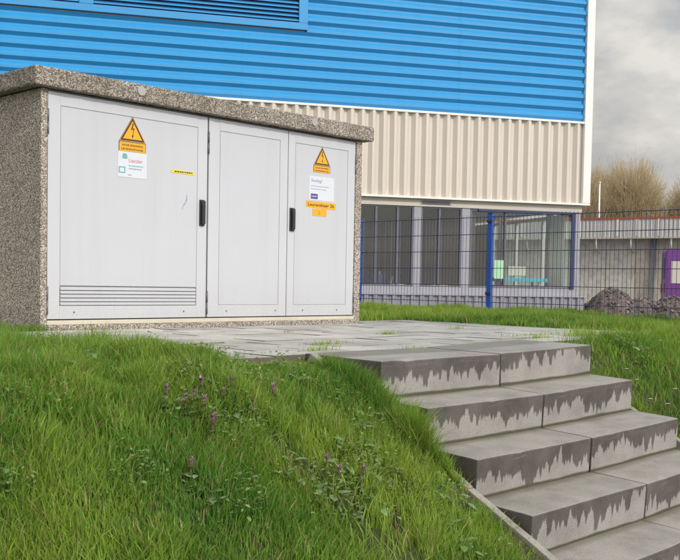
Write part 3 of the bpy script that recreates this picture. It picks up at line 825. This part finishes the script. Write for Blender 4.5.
# ------------------------------------------------------------------ warehouse wall with canopy in the yard
T2 = R(-80)
wh = empty('loading_warehouse', (32.724, 14.359, -.6), T2)
tag(wh, 'old concrete warehouse wall with a shallow corrugated loading canopy', 'warehouse')
def wp(mb, name, mats, **kw):
    o = mb.build(name, mats, wh, **kw); o.location = (0, 0, .6); return o
mb = MB()   # wall in prefabricated bays; viewer side is -y
s = -14.0; j = 0
while s < 16:
    w = 1.17; mi = 1 if (s > 1.9 and s < 3.0) or j % 9 == 4 else 0
    mb.box(s, s+w-.02, .55+(.012 if j % 2 else 0), .85, -.75, 3.0, mi=mi); s += w; j += 1
wp(mb, 'wall_bay', [M['oldwall'], M['oldwall2']])
for a in (1.80, -5.3): mb = MB(); mb.box(a, a+.22, .40, .549, -.7, 2.37); wp(mb, 'wall_pillar', M['pillar'])
mb = MB(); n = 200; pr = None                       # corrugated canopy front
for t, o in profile(n, .15, .02, .4, .1):
    v = (mb.bm.verts.new((-14+t, o, 2.372)), mb.bm.verts.new((-14+t, o, 3.06)))
    if pr: mb.bm.faces.new((pr[0], v[0], v[1], pr[1]))
    pr = v
mb.build('canopy_front', M['struct_grey'], wh, recalc=False).location = (0, 0, .6)
mb = MB(); mb.box(-14, 16, .005, .549, 2.42, 2.50); mb.box(-14, 16, -.03, .002, 2.30, 2.371, mi=1); wp(mb, 'canopy_deck', [M['struct_grey'], M['fascia']])
mb = MB(); mb.box(-14, 16, -.04, .06, 3.061, 3.14); wp(mb, 'canopy_edge', M['redtrim'])
for s in (-5.0, -3.4, -1.9, -.9, .65, 1.41, 2.26, 3.6, 5.2):
    mb = MB(); mb.box(s-.035, s+.035, -.055, -.03, 2.40, 3.05); wp(mb, 'canopy_stiffener', M['whitepaint'])
for s in (-4.7, -3.2, -1.7, -.23, 1.17, 2.73, 4.2):
    mb = MB(); mb.tube([(s, .05, 2.41), (s, .05, 1.95)], .035, 6); mb.tube([(s, .05, 2.0), (s-.02, .56, 1.75)], .03, 6); wp(mb, 'canopy_strut', M['whitepaint'])

# ------------------------------------------------------------------ purple van, mostly beyond the frame edge
van = empty('delivery_van', (29.24, 9.06, -.62), R(-60))
tag(van, 'purple van with a cream side panel parked by the warehouse wall', 'van')
mb = MB()
prof = [(-.83, .42), (-.86, .60), (-.86, 2.20), (-.80, 2.29), (2.2, 2.30), (2.62, 2.15), (3.05, 1.45), (3.75, 1.22), (3.86, 1.0), (3.88, .45), (3.4, .40)]
# body with wheel arches
def ext(mb, pts, y0, y1, mi=0):
    a = [mb.bm.verts.new((p[0], y0, p[1])) for p in pts]; b = [mb.bm.verts.new((p[0], y1, p[1])) for p in pts]
    f = mb.bm.faces.new(a); f.material_index = mi; f = mb.bm.faces.new(b[::-1]); f.material_index = mi
    for i in range(len(pts)):
        f = mb.bm.faces.new((a[i], b[i], b[(i+1) % len(pts)], a[(i+1) % len(pts)])); f.material_index = mi
arch = lambda cx: [(cx+.40*math.cos(t), .38+.40*math.sin(t)) for t in np.linspace(0, math.pi, 9)]
ext(mb, prof[:-1]+[(3.45, .42)]+arch(2.95)+arch(.05), -.90, .90)
bmesh.ops.bevel(mb.bm, geom=[e_ for e_ in mb.bm.edges if abs(e_.verts[0].co.y-e_.verts[1].co.y) < .01], offset=.03, segments=2, affect='EDGES')
mb.build('van_body', M['purple'], van)
mb = MB(); mb.box(-.68, 1.9, -.915, -.9005, 1.16, 1.89, bevel=.01); mb.build('side_panel', M['cream_panel'], van)
mb = MB(); mb.poly([(2.05, 1.42), (2.95, 1.42), (2.55, 2.08), (2.05, 2.08)], -.912, 0, .012); mb.build('side_window', M['navy'], van)
mb = MB(); mb.box(-.875, -.861, -.6, .6, 1.3, 2.0, bevel=.004); mb.build('rear_window', M['navy'], van)
for yy in (-.78, .62): mb = MB(); mb.box(-.88, -.861, yy, yy+.16, .85, 1.15, bevel=.005); mb.build('tail_light', M['redtrim'], van)
mb = MB(); mb.box(-.90, -.84, -.85, .85, .45, .62, bevel=.02); mb.build('bumper', M['tyre'], van)
for cx in (.05, 2.95):
    for yy in (-.80, .80):
        mb = MB(); mb.tube([(cx, yy-.10, .34), (cx, yy+.10, .34)], .34, 20); w = mb.build('wheel', M['tyre'], van)
        mb = MB(); mb.tube([(cx, yy-.115, .34), (cx, yy+.115, .34)], .20, 16); mb.build('rim', M['rim'], w)

# ------------------------------------------------------------------ rubble pile
def rubble():
    P = []; C = []; Fq = []; base = 0; r = np.random.default_rng(5)
    hills = [(17.55, 5.55, .95, .95), (18.0, 4.95, .9, .74), (18.3, 4.45, 1.05, .78), (19.0, 3.7, 1.2, .5)]
    def hz(x, y):
        z = np.full_like(x, -.05)
        for cx, cy, rad, h in hills:
            d = np.hypot(x-cx, y-cy)/rad; z = np.maximum(z, h*np.clip(1-d**1.7, -.05, 1))
        return z-.62
    # mound skin
    g = np.linspace(0, 1, 70); X, Y = np.meshgrid(16.2+g*4.2, 2.2+g*4.6); Z = hz(X, Y)+ (vnoise(X, Y, 7, 1)-.5)*.10+(vnoise(X, Y, 17, 2)-.5)*.06
    V0 = np.c_[X.ravel(), Y.ravel(), Z.ravel()]; i = (np.arange(69)[:, None]*70+np.arange(69)[None]).ravel()
    Fs = [np.c_[i, i+1, i+71, i+70]]; cols = [np.tile([.13, .105, .095], (len(V0), 1))*(.7+.6*vnoise(X, Y, 20, 4).ravel()[:, None])]; Vs = [V0]; base = len(V0)
    oct_ = np.array([(1,0,0),(-1,0,0),(0,1,0),(0,-1,0),(0,0,1),(0,0,-1)], float)
    of = np.array([(0,2,4),(2,1,4),(1,3,4),(3,0,4),(2,0,5),(1,2,5),(3,1,5),(0,3,5)])
    T3 = []
    for _ in range(4200):
        x = r.uniform(16.4, 20.2); y = r.uniform(2.5, 6.6); z = float(hz(np.array(x), np.array(y)))
        if z < -.60: continue
        s = (.014+.055*r.random()**3)*np.array([r.uniform(.7, 1.4), r.uniform(.7, 1.3), r.uniform(.5, 1)])
        v = oct_*s*(1+r.normal(0, .12, (6, 1))); a = r.uniform(0, 6.28); b = r.uniform(-.6, .6)
        Rz = np.array([[math.cos(a), -math.sin(a), 0], [math.sin(a), math.cos(a), 0], [0, 0, 1]]); Rx = np.array([[1, 0, 0], [0, math.cos(b), -math.sin(b)], [0, math.sin(b), math.cos(b)]])
        v = v @ Rx.T @ Rz.T + np.array([x, y, z+r.uniform(-.01, .03)])
        Vs.append(v); T3.append(of+base); base += 6
        t = r.choice(4); c = [(.20, .17, .155), (.12, .10, .095), (.27, .24, .22), (.17, .125, .10)][t]
        cols.append(np.tile(c, (6, 1))*r.uniform(.7, 1.2))
    o = mesh_np('rubble_pile', np.concatenate(Vs), [Fs[0], np.concatenate(T3)], M['rubble'], cols=np.concatenate(cols))
    o.data.polygons.foreach_set('use_smooth', np.zeros(len(o.data.polygons), dtype=bool))
    tag(o, 'low heap of grey brown rubble in the yard behind the mesh fence', 'rubble pile')
rubble()

# ------------------------------------------------------------------ bare willows
def tree(x, y, h, rad, seed, label, ntw=5200):
    r = random.Random(seed); root = empty('bare_tree', (x, y, -.6)); tag(root, label, 'tree', 'leafless trees behind the warehouse')
    V = []; Fs = []; C = []
    def seg(a, b, ra, rb, col):
        a = Vector(a); b = Vector(b); d = (b-a).normalized(); u = d.cross(Vector((.3, .5, .8))).normalized(); w = d.cross(u); n0 = len(V)
        for p, q in ((a, ra), (b, rb)):
            for k in range(3):
                t = 2.094*k; V.append(tuple(p+(u*math.cos(t)+w*math.sin(t))*q)); C.append(col)
        for k in range(3): Fs.append((n0+k, n0+(k+1) % 3, n0+3+(k+1) % 3, n0+3+k))
    tb = MB(); stems = []
    for k in range(9):
        a = k*.7+r.random(); lean = r.uniform(.08, .55)*rad; pts = []; rr = []
        for j in range(6):
            t = j/5; pts.append((math.cos(a)*lean*t**1.3+r.gauss(0, .05), math.sin(a)*lean*t**1.3+r.gauss(0, .05), t*h*r.uniform(.60, .68) if j else 0)); rr.append(.09*(1-t*.85))
        tb.tube(pts, rr, 6); stems.append(pts)
    tb.build('trunk', M['bark'], root)
    def col():
        k = r.uniform(.75, 1.25); t = r.random()
        return (.54*k, (.42+.04*t)*k, .27*k)
    for _ in range(ntw):
        s = r.choice(stems); j = r.randint(1, 5); f = r.random()
        p = Vector(s[j-1]).lerp(Vector(s[j]), f)
        # aim at a point of the rounded crown's shell
        th = r.uniform(0, 6.283); u = r.uniform(-.8, 1)
        q = Vector((math.cos(th)*math.sqrt(max(0, 1-u*u*.9))*rad*r.uniform(.6, 1.04), math.sin(th)*math.sqrt(max(0, 1-u*u*.9))*rad*r.uniform(.6, 1.04), h*.55+u*h*.40*r.uniform(.85, 1.0)))
        q += Vector((r.gauss(0, .12), r.gauss(0, .12), r.gauss(0, .10)))
        d = q-p; L = d.length; d.normalize(); up = Vector((0, 0, 1)); c = col()
        L = min(L, r.uniform(.8, 2.2)) if r.random() < .55 else L*r.uniform(.7, .97)
        m1 = p+d*L*.5+up*.03*L; m2 = p+d*L+up*.06*L
        seg(p, m1, .014, .009, c); seg(m1, m2, .009, .004, c)
        for _ in range(3):
            w = (d+Vector((r.gauss(0, .5), r.gauss(0, .5), r.gauss(.4, .4)))).normalized()
            b0 = m1.lerp(m2, r.random()); seg(b0, b0+w*r.uniform(.2, .55), .006, .003, c)
    mesh_np('crown', np.array(V), [np.array(Fs)], M['twig'], parent=root, cols=np.array(C))
M['bark'] = paint('grey brown bark', (.26, .20, .12), .9, .2, 4, .3)
tree(56.9, 25.9, 10.4, 3.1, 1, 'tallest bare tan willow with a rounded twiggy crown', 15000)
tree(55.0, 27.9, 10.0, 2.6, 2, 'bare tan tree rising just beside the white building corner', 10000)
tree(59.6, 22.6, 9.2, 3.0, 3, 'lower bare tan tree at the right edge of the photo', 13000)
mb = MB(); mb.tube([(0, 0, 0), (0, 0, 7.2)], [.07, .045], 8); mb.tube([(0, 0, 7.2), (0, 0, 7.28)], .07, 8)
o = mb.build('flag_pole', M['whitepaint']); o.location = (50.85, 24.72, -.6); tag(o, 'slim white pole standing against the bare tan trees', 'pole')

# ------------------------------------------------------------------ grass
CAMP = np.array([-3.36469, -5.83933, .33431])
def excluded(x, y):
    pavr = (x > -.38+.12*(vnoise(x*0+1, y, 3, 7)-.5)) & (x < 3.96) & (y > -2.50) & (y < .32)
    cabr = (x > -.06) & (x < 3.0) & (y > -.02) & (y < 1.2)
    stair = (x > -.125) & (x < 1.715) & (y < -2.48)
    kerb2 = (x > 1.80) & (x < 3.4) & (y < -2.50) & (y > -2.55)
    return pavr | cabr | stair | kerb2
def scatter(n, x0, x1, y0, y1, dens=None):
    x = rng.uniform(x0, x1, n); y = rng.uniform(y0, y1, n); k = ~excluded(x, y)
    if dens is not None: k &= rng.random(n) < dens(x, y)
    return x[k], y[k]
def blades(x, y, h, w, segs, seed, yellow=0.0):
    n = len(x); r = np.random.default_rng(seed); z = gz(x, y)-.004
    cl = vnoise(x, y, 7, 11+seed)*.6+vnoise(x, y, 2.2, 12+seed)*.4
    H = h*(.30+1.3*cl**1.1)*r.uniform(.55, 1.3, n)
    ang = r.uniform(0, 2*np.pi, n)
    la = vnoise(x, y, 3.5, 21)*8.0+r.normal(0, 1.7, n)                 # clump lean direction
    lean = np.abs(r.normal(.26, .26, n))+.18*vnoise(x, y, 9, 22)
    kd = np.where(x < .8, -.17-x, x-1.77); kf = 1-.62*(1-sm(kd/.28))*sm((-3.2-y)/.25); H = H*kf*np.where((x > .8) & (kd < .25), .75, 1)
    H = H*(1-.32*sm((x+.95)/.45)*sm((y+3.0)/.35)*(x < .2)*(y < -.25))
    H = H*(1-.30*sm((x+.55)/.3)*(x < .2)*sm((y+2.8)/.2))
    dx, dy = np.cos(la), np.sin(la)
    W = w*(.55+1.3*r.random(n)**2)
    px, py = np.cos(ang), np.sin(ang)
    rows = []; ts = np.linspace(0, 1, segs+1)
    for t in ts[:-1]:
        off = lean*H*t**1.8; zz = z+H*t*(1-.18*lean*t); wd = W*(1-t**1.7*.75)/2
        cx = x+dx*off; cy = y+dy*off
        rows.append(np.stack([cx-px*wd, cy-py*wd, zz], 1)); rows.append(np.stack([cx+px*wd, cy+py*wd, zz], 1))
    off = lean*H; rows.append(np.stack([x+dx*off, y+dy*off, z+H*(1-.18*lean)], 1))
    k = len(rows); V = np.stack(rows, 1).reshape(-1, 3)
    b = np.arange(n)*k; quads = np.concatenate([np.stack([b+2*j, b+2*j+1, b+2*j+3, b+2*j+2], 1) for j in range(segs-1)])
    tri = np.stack([b+k-3, b+k-2, b+k-1], 1)
    t = vnoise(x, y, 1.7, 31)*.55+r.random(n)*.30+vnoise(x, y, 11, 32)*.25+yellow
    t = np.clip((t-.32)*1.7, 0, 1)[:, None]
    c = np.array([.072, .190, .032])*(1-t)+np.array([.255, .365, .060])*t
    dead = r.random(n) < (.05+.07*vnoise(x, y, 3, 41))
    c[dead] = np.array([.34, .28, .14])*r.uniform(.6, 1.2, (dead.sum(), 1))
    c *= r.uniform(.72, 1.30, (n, 1))
    C = np.repeat(c, k, axis=0)
    hgt = np.tile(np.concatenate([np.repeat(ts[:-1], 2), [1]]), n)[:, None]
    C = C*(1-.0*hgt)+np.array([.06, .07, .01])*hgt*.5       # yellower tips
    return V, quads, tri, C
parts = []
bare = lambda x, y: .12+1.0*sm((vnoise(x, y, 2.6, 51)*.5+vnoise(x, y, 8, 52)*.5-.27)/.2)
# foreground slope
x, y = scatter(260000, -3.4, 0.0, -4.75, -2.3, bare); parts.append(blades(x, y, .094, .0041, 3, 1, .06))
# plateau left of the cabinet and the paving
x, y = scatter(120000, -3.6, .05, -2.3, 2.6, lambda x, y: .3+.7*bare(x, y)); parts.append(blades(x, y, .095, .0045, 2, 2, .12))
# right of stairs
x, y = scatter(190000, 1.7, 6.6, -4.2, .4, lambda x, y: .6+.4*bare(x, y)); parts.append(blades(x, y, .085, .0050, 2, 3, .05))
# beyond the paving up to and past the fence
x, y = scatter(120000, 3.0, 8.6, .0, 6.4); parts.append(blades(x, y, .085, .0070, 2, 4, .22))
x, y = scatter(30000, 6.3, 9.2, -4.2, .2); parts.append(blades(x, y, .08, .0070, 2, 5, .15))
# fringe hanging over kerbs and paving edges
def fringe(n, xa, ya, xb, yb, sp, h, seed, w=.0042):
    t = rng.random(n); x = xa+(xb-xa)*t+rng.normal(0, sp, n); y = ya+(yb-ya)*t+rng.normal(0, sp, n)
    k = vnoise(x, y, 5, seed) > .35; return blades(x[k], y[k], h, w, 3, seed, .05)
parts.append(fringe(8500, -.19, -2.72, -.21, -3.46, .028, .145, 61)); parts.append(fringe(1500, -.5, -2.54, -.15, -2.58, .03, .06, 62))
parts.append(fringe(3500, -.42, -2.5, -.40, -.1, .05, .06, 63)); parts.append(fringe(2200, 1.80, -2.62, 3.9, -2.60, .03, .08, 64))
parts.append(fringe(2500, 1.83, -2.7, 1.83, -3.6, .03, .07, 65)); parts.append(fringe(1300, -.45, -.04, -.06, -.03, .025, .085, 66))
parts.append(fringe(2500, 3.97, -2.4, 3.97, .3, .05, .08, 67, .006))
# tufts in the paving joints and on the steps
for (tx, ty, n, h, sp) in ((1.75, -1.385, 70, .035, .05), (.55, -1.985, 60, .04, .10), (.12, -2.285, 120, .06, .10), (2.6, -1.985, 90, .035, .14), (2.35, -2.2, 60, .03, .10), (.75, -2.50, 90, .03, .12), (2.95, -2.2, 260, .06, .14), (2.55, -2.51, 120, .04, .16), (3.3, -2.4, 200, .06, .12), (1.3, -.9, 20, .02, .04), (2.9, -1.1, 40, .03, .06)):
    x = tx+rng.normal(0, sp, n); y = ty+rng.normal(0, .012 if n < 150 else .05, n); v = blades(x, y, h, .004, 2, 70, .2); v[0][:, 2] += .012; parts.append(v)
base = 0; Vs = []; Q = []; Tt = []; Cs = []
for V, q, t, c in parts:
    Vs.append(V); Q.append(q+base); Tt.append(t+base); Cs.append(c); base += len(V)
gr = mesh_np('grass', np.concatenate(Vs), [np.concatenate(Q), np.concatenate(Tt)], M['grass'], cols=np.concatenate(Cs))
tag(gr, 'rough green grass covering the mound and the strip around the paving', 'grass', kind='stuff')

# broad-leaved weeds as ground cover
def leaves(px, py, n, rad, size, hmax, col, r, hbase=.02):
    V = []; Fq = []; C = []
    a = r.uniform(0, 2*np.pi, n); d = rad*np.sqrt(r.random(n)); X = px+np.cos(a)*d; Y = py+np.sin(a)*d
    Z = gz(X, Y)+hbase+r.random(n)*hmax
    for x, y, z in zip(X, Y, Z):
        th = r.uniform(0, 6.283); L = size*r.uniform(.6, 1.3); w = L*r.uniform(.20, .36); pit = r.uniform(-.3, .7)
        u = np.array([math.cos(th)*math.cos(pit), math.sin(th)*math.cos(pit), math.sin(pit)]); s = np.array([-math.sin(th), math.cos(th), r.uniform(-.3, .3)])
        p = np.array([x, y, z]); b = len(V); dn = np.array([0, 0, -.22*L])
        V += [p, p+u*L*.35-s*w*.9, p+u*L*.35+np.array([0, 0, -.05*L]), p+u*L*.35+s*w*.9, p+u*L*.72-s*w*.7+dn*.4, p+u*L*.72+dn*.5, p+u*L*.72+s*w*.7+dn*.4, p+u*L+dn]
        Fq += [(b, b+1, b+2, b+2), (b, b+2, b+3, b+3), (b+1, b+4, b+5, b+2), (b+2, b+5, b+6, b+3), (b+4, b+7, b+5, b+5), (b+5, b+7, b+6, b+6)]
        c = np.array(col)*r.uniform(.7, 1.3); C += [c]*8
    return V, Fq, C
def build_leaf(name, sets, mats=None, extra=None, parent=None):
    V = []; Q3 = []; Q4 = []; C = []
    for v, f, c in sets:
        b = len(V); V += v; C += c
        for q in f:
            if q[2] == q[3]: Q3.append([i+b for i in q[:3]])
            else: Q4.append([i+b for i in q])
    return mesh_np(name, np.array(V), [np.array(Q4), np.array(Q3)], mats or M['leaf'], parent=parent, cols=np.array(C))
r5 = np.random.default_rng(77); sets = []
patches = [(-.33, -3.0), (-.25, -2.95), (-.40, -3.1), (-.5, -3.2), (-.57, -3.38), (-.65, -3.45), (-.75, -3.42), (-.72, -3.52), (-.85, -3.5), (-.9, -3.6), (-.98, -3.42), (-1.0, -3.0), (-.9, -2.97), (-1.15, -3.05),
           (-.45, -2.85), (-.3, -2.75), (-1.05, -3.2), (-1.6, -3.25), (-1.75, -2.9), (-1.4, -2.6), (-2.0, -3.3), (-.55, -3.6), (-.45, -3.75), (-.35, -3.5), (-.6, -2.7), (-1.3, -3.5), (-.9, -1.6), (-1.2, -1.0), (-.8, -.5)]
patches += [(-.2-abs(r5.normal(0, 1.0)), -2.4-abs(r5.normal(.4, .45))) for _ in range(20)]+[(1.95+abs(r5.normal(0, .5)), -2.65-abs(r5.normal(.2, .3))) for _ in range(2)]
for (px, py) in patches:
    for _ in range(5):
        qx = px+r5.normal(0, .07); qy = py+r5.normal(0, .06)
        if bool(excluded(np.array(qx), np.array(qy))) or (-.27 < qx < 1.85 and qy < -2.4): continue
        kind = r5.random()
        if kind < .55: sets.append(leaves(qx, qy, 30, .06, .019, .08, (.16, .255, .085), r5))
        elif kind < .8: sets.append(leaves(qx, qy, 10, .05, .040, .05, (.19, .28, .13), r5))
        else: sets.append(leaves(qx, qy, 34, .06, .012, .09, (.26, .31, .085), r5))
gc = build_leaf('ground_cover', sets); tag(gc, 'broad-leaved weeds and clover creeping through the mound grass', 'ground cover', kind='stuff')

# dead-nettles with purple flowers
M['petal'] = tintmat('purple petals', .6)
def nettle(x, y, h, seed, label, grp=None):
    r = np.random.default_rng(seed); z = float(gz(x, y)); root = empty('flowering_nettle', (x, y, z)); tag(root, label, 'wildflower', grp or 'purple flowering nettles in the mound grass')
    mb = MB(); mb.tube([(0, 0, 0), (.004, .003, h*.6), (.006, 0, h)], [.0025, .002, .0015], 5); mb.build('stem', M['stem'], root)
    V = []; Fq = []; C = []
    for lv in range(4):
        zz = h*(.35+.2*lv)
        for k in range(4):
            a = k*1.571+lv*.78+r.normal(0, .15); L = .026-.004*lv; u = np.array([math.cos(a), math.sin(a), .1-.25*(lv < 2)]); s = np.array([-math.sin(a), math.cos(a), 0]); w = L*.42
            p = np.array([.004, .002, zz]); b = len(V)
            V += [p, p+u*L*.4-s*w, p+u*L*.4, p+u*L*.4+s*w, p+u*L*.75-s*w*.7, p+u*L*.75, p+u*L*.75+s*w*.7, p+u*L]
            Fq += [(b, b+1, b+2, b+2), (b, b+2, b+3, b+3), (b+1, b+4, b+5, b+2), (b+2, b+5, b+6, b+3), (b+4, b+7, b+5, b+5), (b+5, b+7, b+6, b+6)]
            c = np.array((.10, .13, .055) if lv < 2 else (.17, .075, .085))*r.uniform(.8, 1.2); C += [c]*8
    build_leaf('leaves', [(V, Fq, C)], parent=root)
    V = []; Fq = []; C = []
    for k in range(16):
        a = r.uniform(0, 6.28); zz = h*r.uniform(.78, 1.0); L = r.uniform(.007, .011); u = np.array([math.cos(a)*.8, math.sin(a)*.8, .7]); s = np.array([-math.sin(a), math.cos(a), 0]); p = np.array([.005, .001, zz]); b = len(V)
        V += [p, p+u*L-s*.0035, p+u*L+s*.0035, p+u*L*1.25+np.array([0, 0, .003])-s*.002, p+u*L*1.25+np.array([0, 0, .003])+s*.002]
        Fq += [(b, b+1, b+2, b+2), (b+1, b+3, b+4, b+2)]; c = np.array((.33, .17, .27))*r.uniform(.7, 1.3); C += [c]*5
    build_leaf('petals', [(V, Fq, C)], M['petal'], parent=root)
    return root
M['stem'] = flat('weed stem', (.12, .12, .05), .7)
NP = [(-1.194, -3.058, .115, 'purple nettle at the middle of the largest flower cluster'), (-1.232, -3.060, .105, 'purple nettle second from the left end of the flower cluster'), (-1.289, -3.024, .11, 'pink tipped nettle at the left end of the flower cluster'),
      (-1.217, -3.194, .12, 'purple nettle standing alone just below the flower cluster'), (-1.196, -3.165, .10, 'shorter purple nettle touching the one below the cluster'), (-.806, -3.043, .12, 'purple nettle on its own towards the stair kerb'),
      (-.889, -3.412, .10, 'faded purple nettle above the leafy weed patch low on the mound'), (-.868, -3.456, .09, 'small purple nettle inside the leafy weed patch'), (-1.432, -3.353, .09, 'lone purple nettle low on the left of the mound'),
      (-.744, -3.456, .09, 'purple nettle at the kerb side of the leafy weed patch'), (-.976, -2.999, .11, 'reddish nettle at the right end of the flower cluster'), (-1.096, -2.973, .11, 'reddish nettle just above the flower cluster'),
      (-1.165, -3.08, .105, 'purple nettle right of the middle of the flower cluster'), (-1.044, -3.035, .10, 'reddish nettle between the cluster and its right end')]
for k, (x, y, h, lb) in enumerate(NP): nettle(x, y, h, 100+k, lb)
# daisies right of the stairs
M['daisy'] = flat('daisy petals', (.80, .80, .78), .7); M['daisyeye'] = flat('daisy eye', (.75, .50, .03), .8)
DZ = [(1.99, -3.097, 'daisy nearest the second step corner'), (2.05, -3.0, 'daisy a hand above the lower daisies by the stair kerb'), (1.90, -3.228, 'daisy beside the kerb at the third step'), (1.968, -3.30, 'lowest daisy beside the stair kerb'),
      (2.16, -3.25, 'daisy farthest right near the photo edge'), (2.756, -2.859, 'single daisy high on the right bank')]
for x, y, lb in DZ:
    z = float(gz(x, y)); root = empty('daisy', (x, y, z)); tag(root, lb, 'daisy', 'white daisies right of the stairs')
    mb = MB(); mb.tube([(0, 0, 0), (0, 0, .075)], .0015, 4); mb.build('stem', M['stem'], root)
    mb = MB()
    for k in range(12):
        a = k*.5236; c, s = math.cos(a), math.sin(a)
        mb.quad([(c*.003-s*.001, s*.003+c*.001, .076), (c*.012-s*.0025, s*.012+c*.0025, .079), (c*.012+s*.0025, s*.012-c*.0025, .079), (c*.003+s*.001, s*.003-c*.001, .076)])
    mb.build('petals', M['daisy'], root)
    mb = MB(); mb.tube([(0, 0, .0762), (0, 0, .0795)], .004, 8); mb.build('flower_eye', M['daisyeye'], root)

# ------------------------------------------------------------------ light, sky, camera
SAZ, SEL = R(-96.0), R(34.0)
sd = Vector((math.cos(SAZ)*math.cos(SEL), math.sin(SAZ)*math.cos(SEL), math.sin(SEL)))
sun = bpy.data.lights.new('sun', 'SUN'); sun.energy = 2.2; sun.angle = R(4.0); sun.color = (1.0, .95, .87)
so = bpy.data.objects.new('sun', sun); COL.objects.link(so); so.location = (0, -10, 20); so.rotation_euler = sd.to_track_quat('Z', 'Y').to_euler()
W = bpy.data.worlds.new('World'); S.world = W; W.use_nodes = True; nt = W.node_tree
bg = nt.nodes['Background']; out = nt.nodes['World Output']
sky = nt.nodes.new('ShaderNodeTexSky'); sky.sky_type = 'NISHITA'; sky.sun_disc = False; sky.sun_elevation = SEL
sky.sun_rotation = math.atan2(sd.x, sd.y); sky.dust_density = 2.0
nt.links.new(sky.outputs[0], bg.inputs[0]); bg.inputs[1].default_value = .10
tc = nt.nodes.new('ShaderNodeTexCoord')
mp = nt.nodes.new('ShaderNodeMapping'); mp.inputs['Scale'].default_value = (1.0, 1.0, 2.2); nt.links.new(tc.outputs['Generated'], mp.inputs[0])
cn = noise(nt, 7.0, 7, .55, mp.outputs[0]); cn2 = noise(nt, 1.2, 4, .5, mp.outputs[0])
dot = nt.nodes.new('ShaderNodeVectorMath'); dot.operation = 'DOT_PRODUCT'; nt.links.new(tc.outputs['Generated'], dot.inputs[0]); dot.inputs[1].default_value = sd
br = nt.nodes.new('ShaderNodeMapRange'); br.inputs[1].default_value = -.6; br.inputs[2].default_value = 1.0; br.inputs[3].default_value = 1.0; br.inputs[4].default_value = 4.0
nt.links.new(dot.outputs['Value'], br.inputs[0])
cd = nt.nodes.new('ShaderNodeVectorMath'); cd.operation = 'DOT_PRODUCT'; nt.links.new(tc.outputs['Generated'], cd.inputs[0]); cd.inputs[1].default_value = Vector((.858, .475, .20)).normalized()
cb = nt.nodes.new('ShaderNodeMapRange'); cb.inputs[1].default_value = .991; cb.inputs[2].default_value = .9985; cb.inputs[4].default_value = .16; nt.links.new(cd.outputs['Value'], cb.inputs[0])
cfac = math_(nt, 'ADD', math_(nt, 'SUBTRACT', cn.outputs['Fac'], .06), cb.outputs[0])
cc = ramp(nt, cfac, [(.36, (.325, .325, .34)), (.45, (.365, .36, .355)), (.54, (.46, .44, .41)), (.66, (.585, .555, .505))])
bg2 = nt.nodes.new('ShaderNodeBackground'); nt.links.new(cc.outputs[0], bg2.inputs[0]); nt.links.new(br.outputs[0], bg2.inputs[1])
cov = ramp(nt, cn2.outputs['Fac'], [(.30, .70), (.55, .97)])
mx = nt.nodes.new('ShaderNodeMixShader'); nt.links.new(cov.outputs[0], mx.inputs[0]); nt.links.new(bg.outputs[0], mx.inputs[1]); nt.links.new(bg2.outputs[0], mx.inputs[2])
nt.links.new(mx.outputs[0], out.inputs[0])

cam = bpy.data.cameras.new('camera'); co_ = bpy.data.objects.new('camera', cam); COL.objects.link(co_); S.camera = co_
yaw, pitch, roll = .76328, -.0441, .01833
Fv = Vector((math.cos(yaw)*math.cos(pitch), math.sin(yaw)*math.cos(pitch), math.sin(pitch)))
Rt = Vector((math.sin(yaw), -math.cos(yaw), 0)); U = Rt.cross(Fv)
c, s = math.cos(roll), math.sin(roll); R2 = Rt*c+U*s; U2 = -Rt*s+U*c
mw = Matrix((( R2.x, U2.x, -Fv.x, CAMP[0]), (R2.y, U2.y, -Fv.y, CAMP[1]), (R2.z, U2.z, -Fv.z, CAMP[2]), (0, 0, 0, 1)))
co_.matrix_world = mw
cam.sensor_width = 36; cam.lens = 1001.55/680*36; cam.shift_y = (327.7-280)/680; cam.clip_start = .05; cam.clip_end = 2000
vs = S.view_settings; vs.view_transform = 'Standard'; vs.look = 'None'; vs.exposure = -0.02; vs.gamma = 1; vs.use_curve_mapping = False
S.cycles.max_bounces = 8; S.cycles.transparent_max_bounces = 16
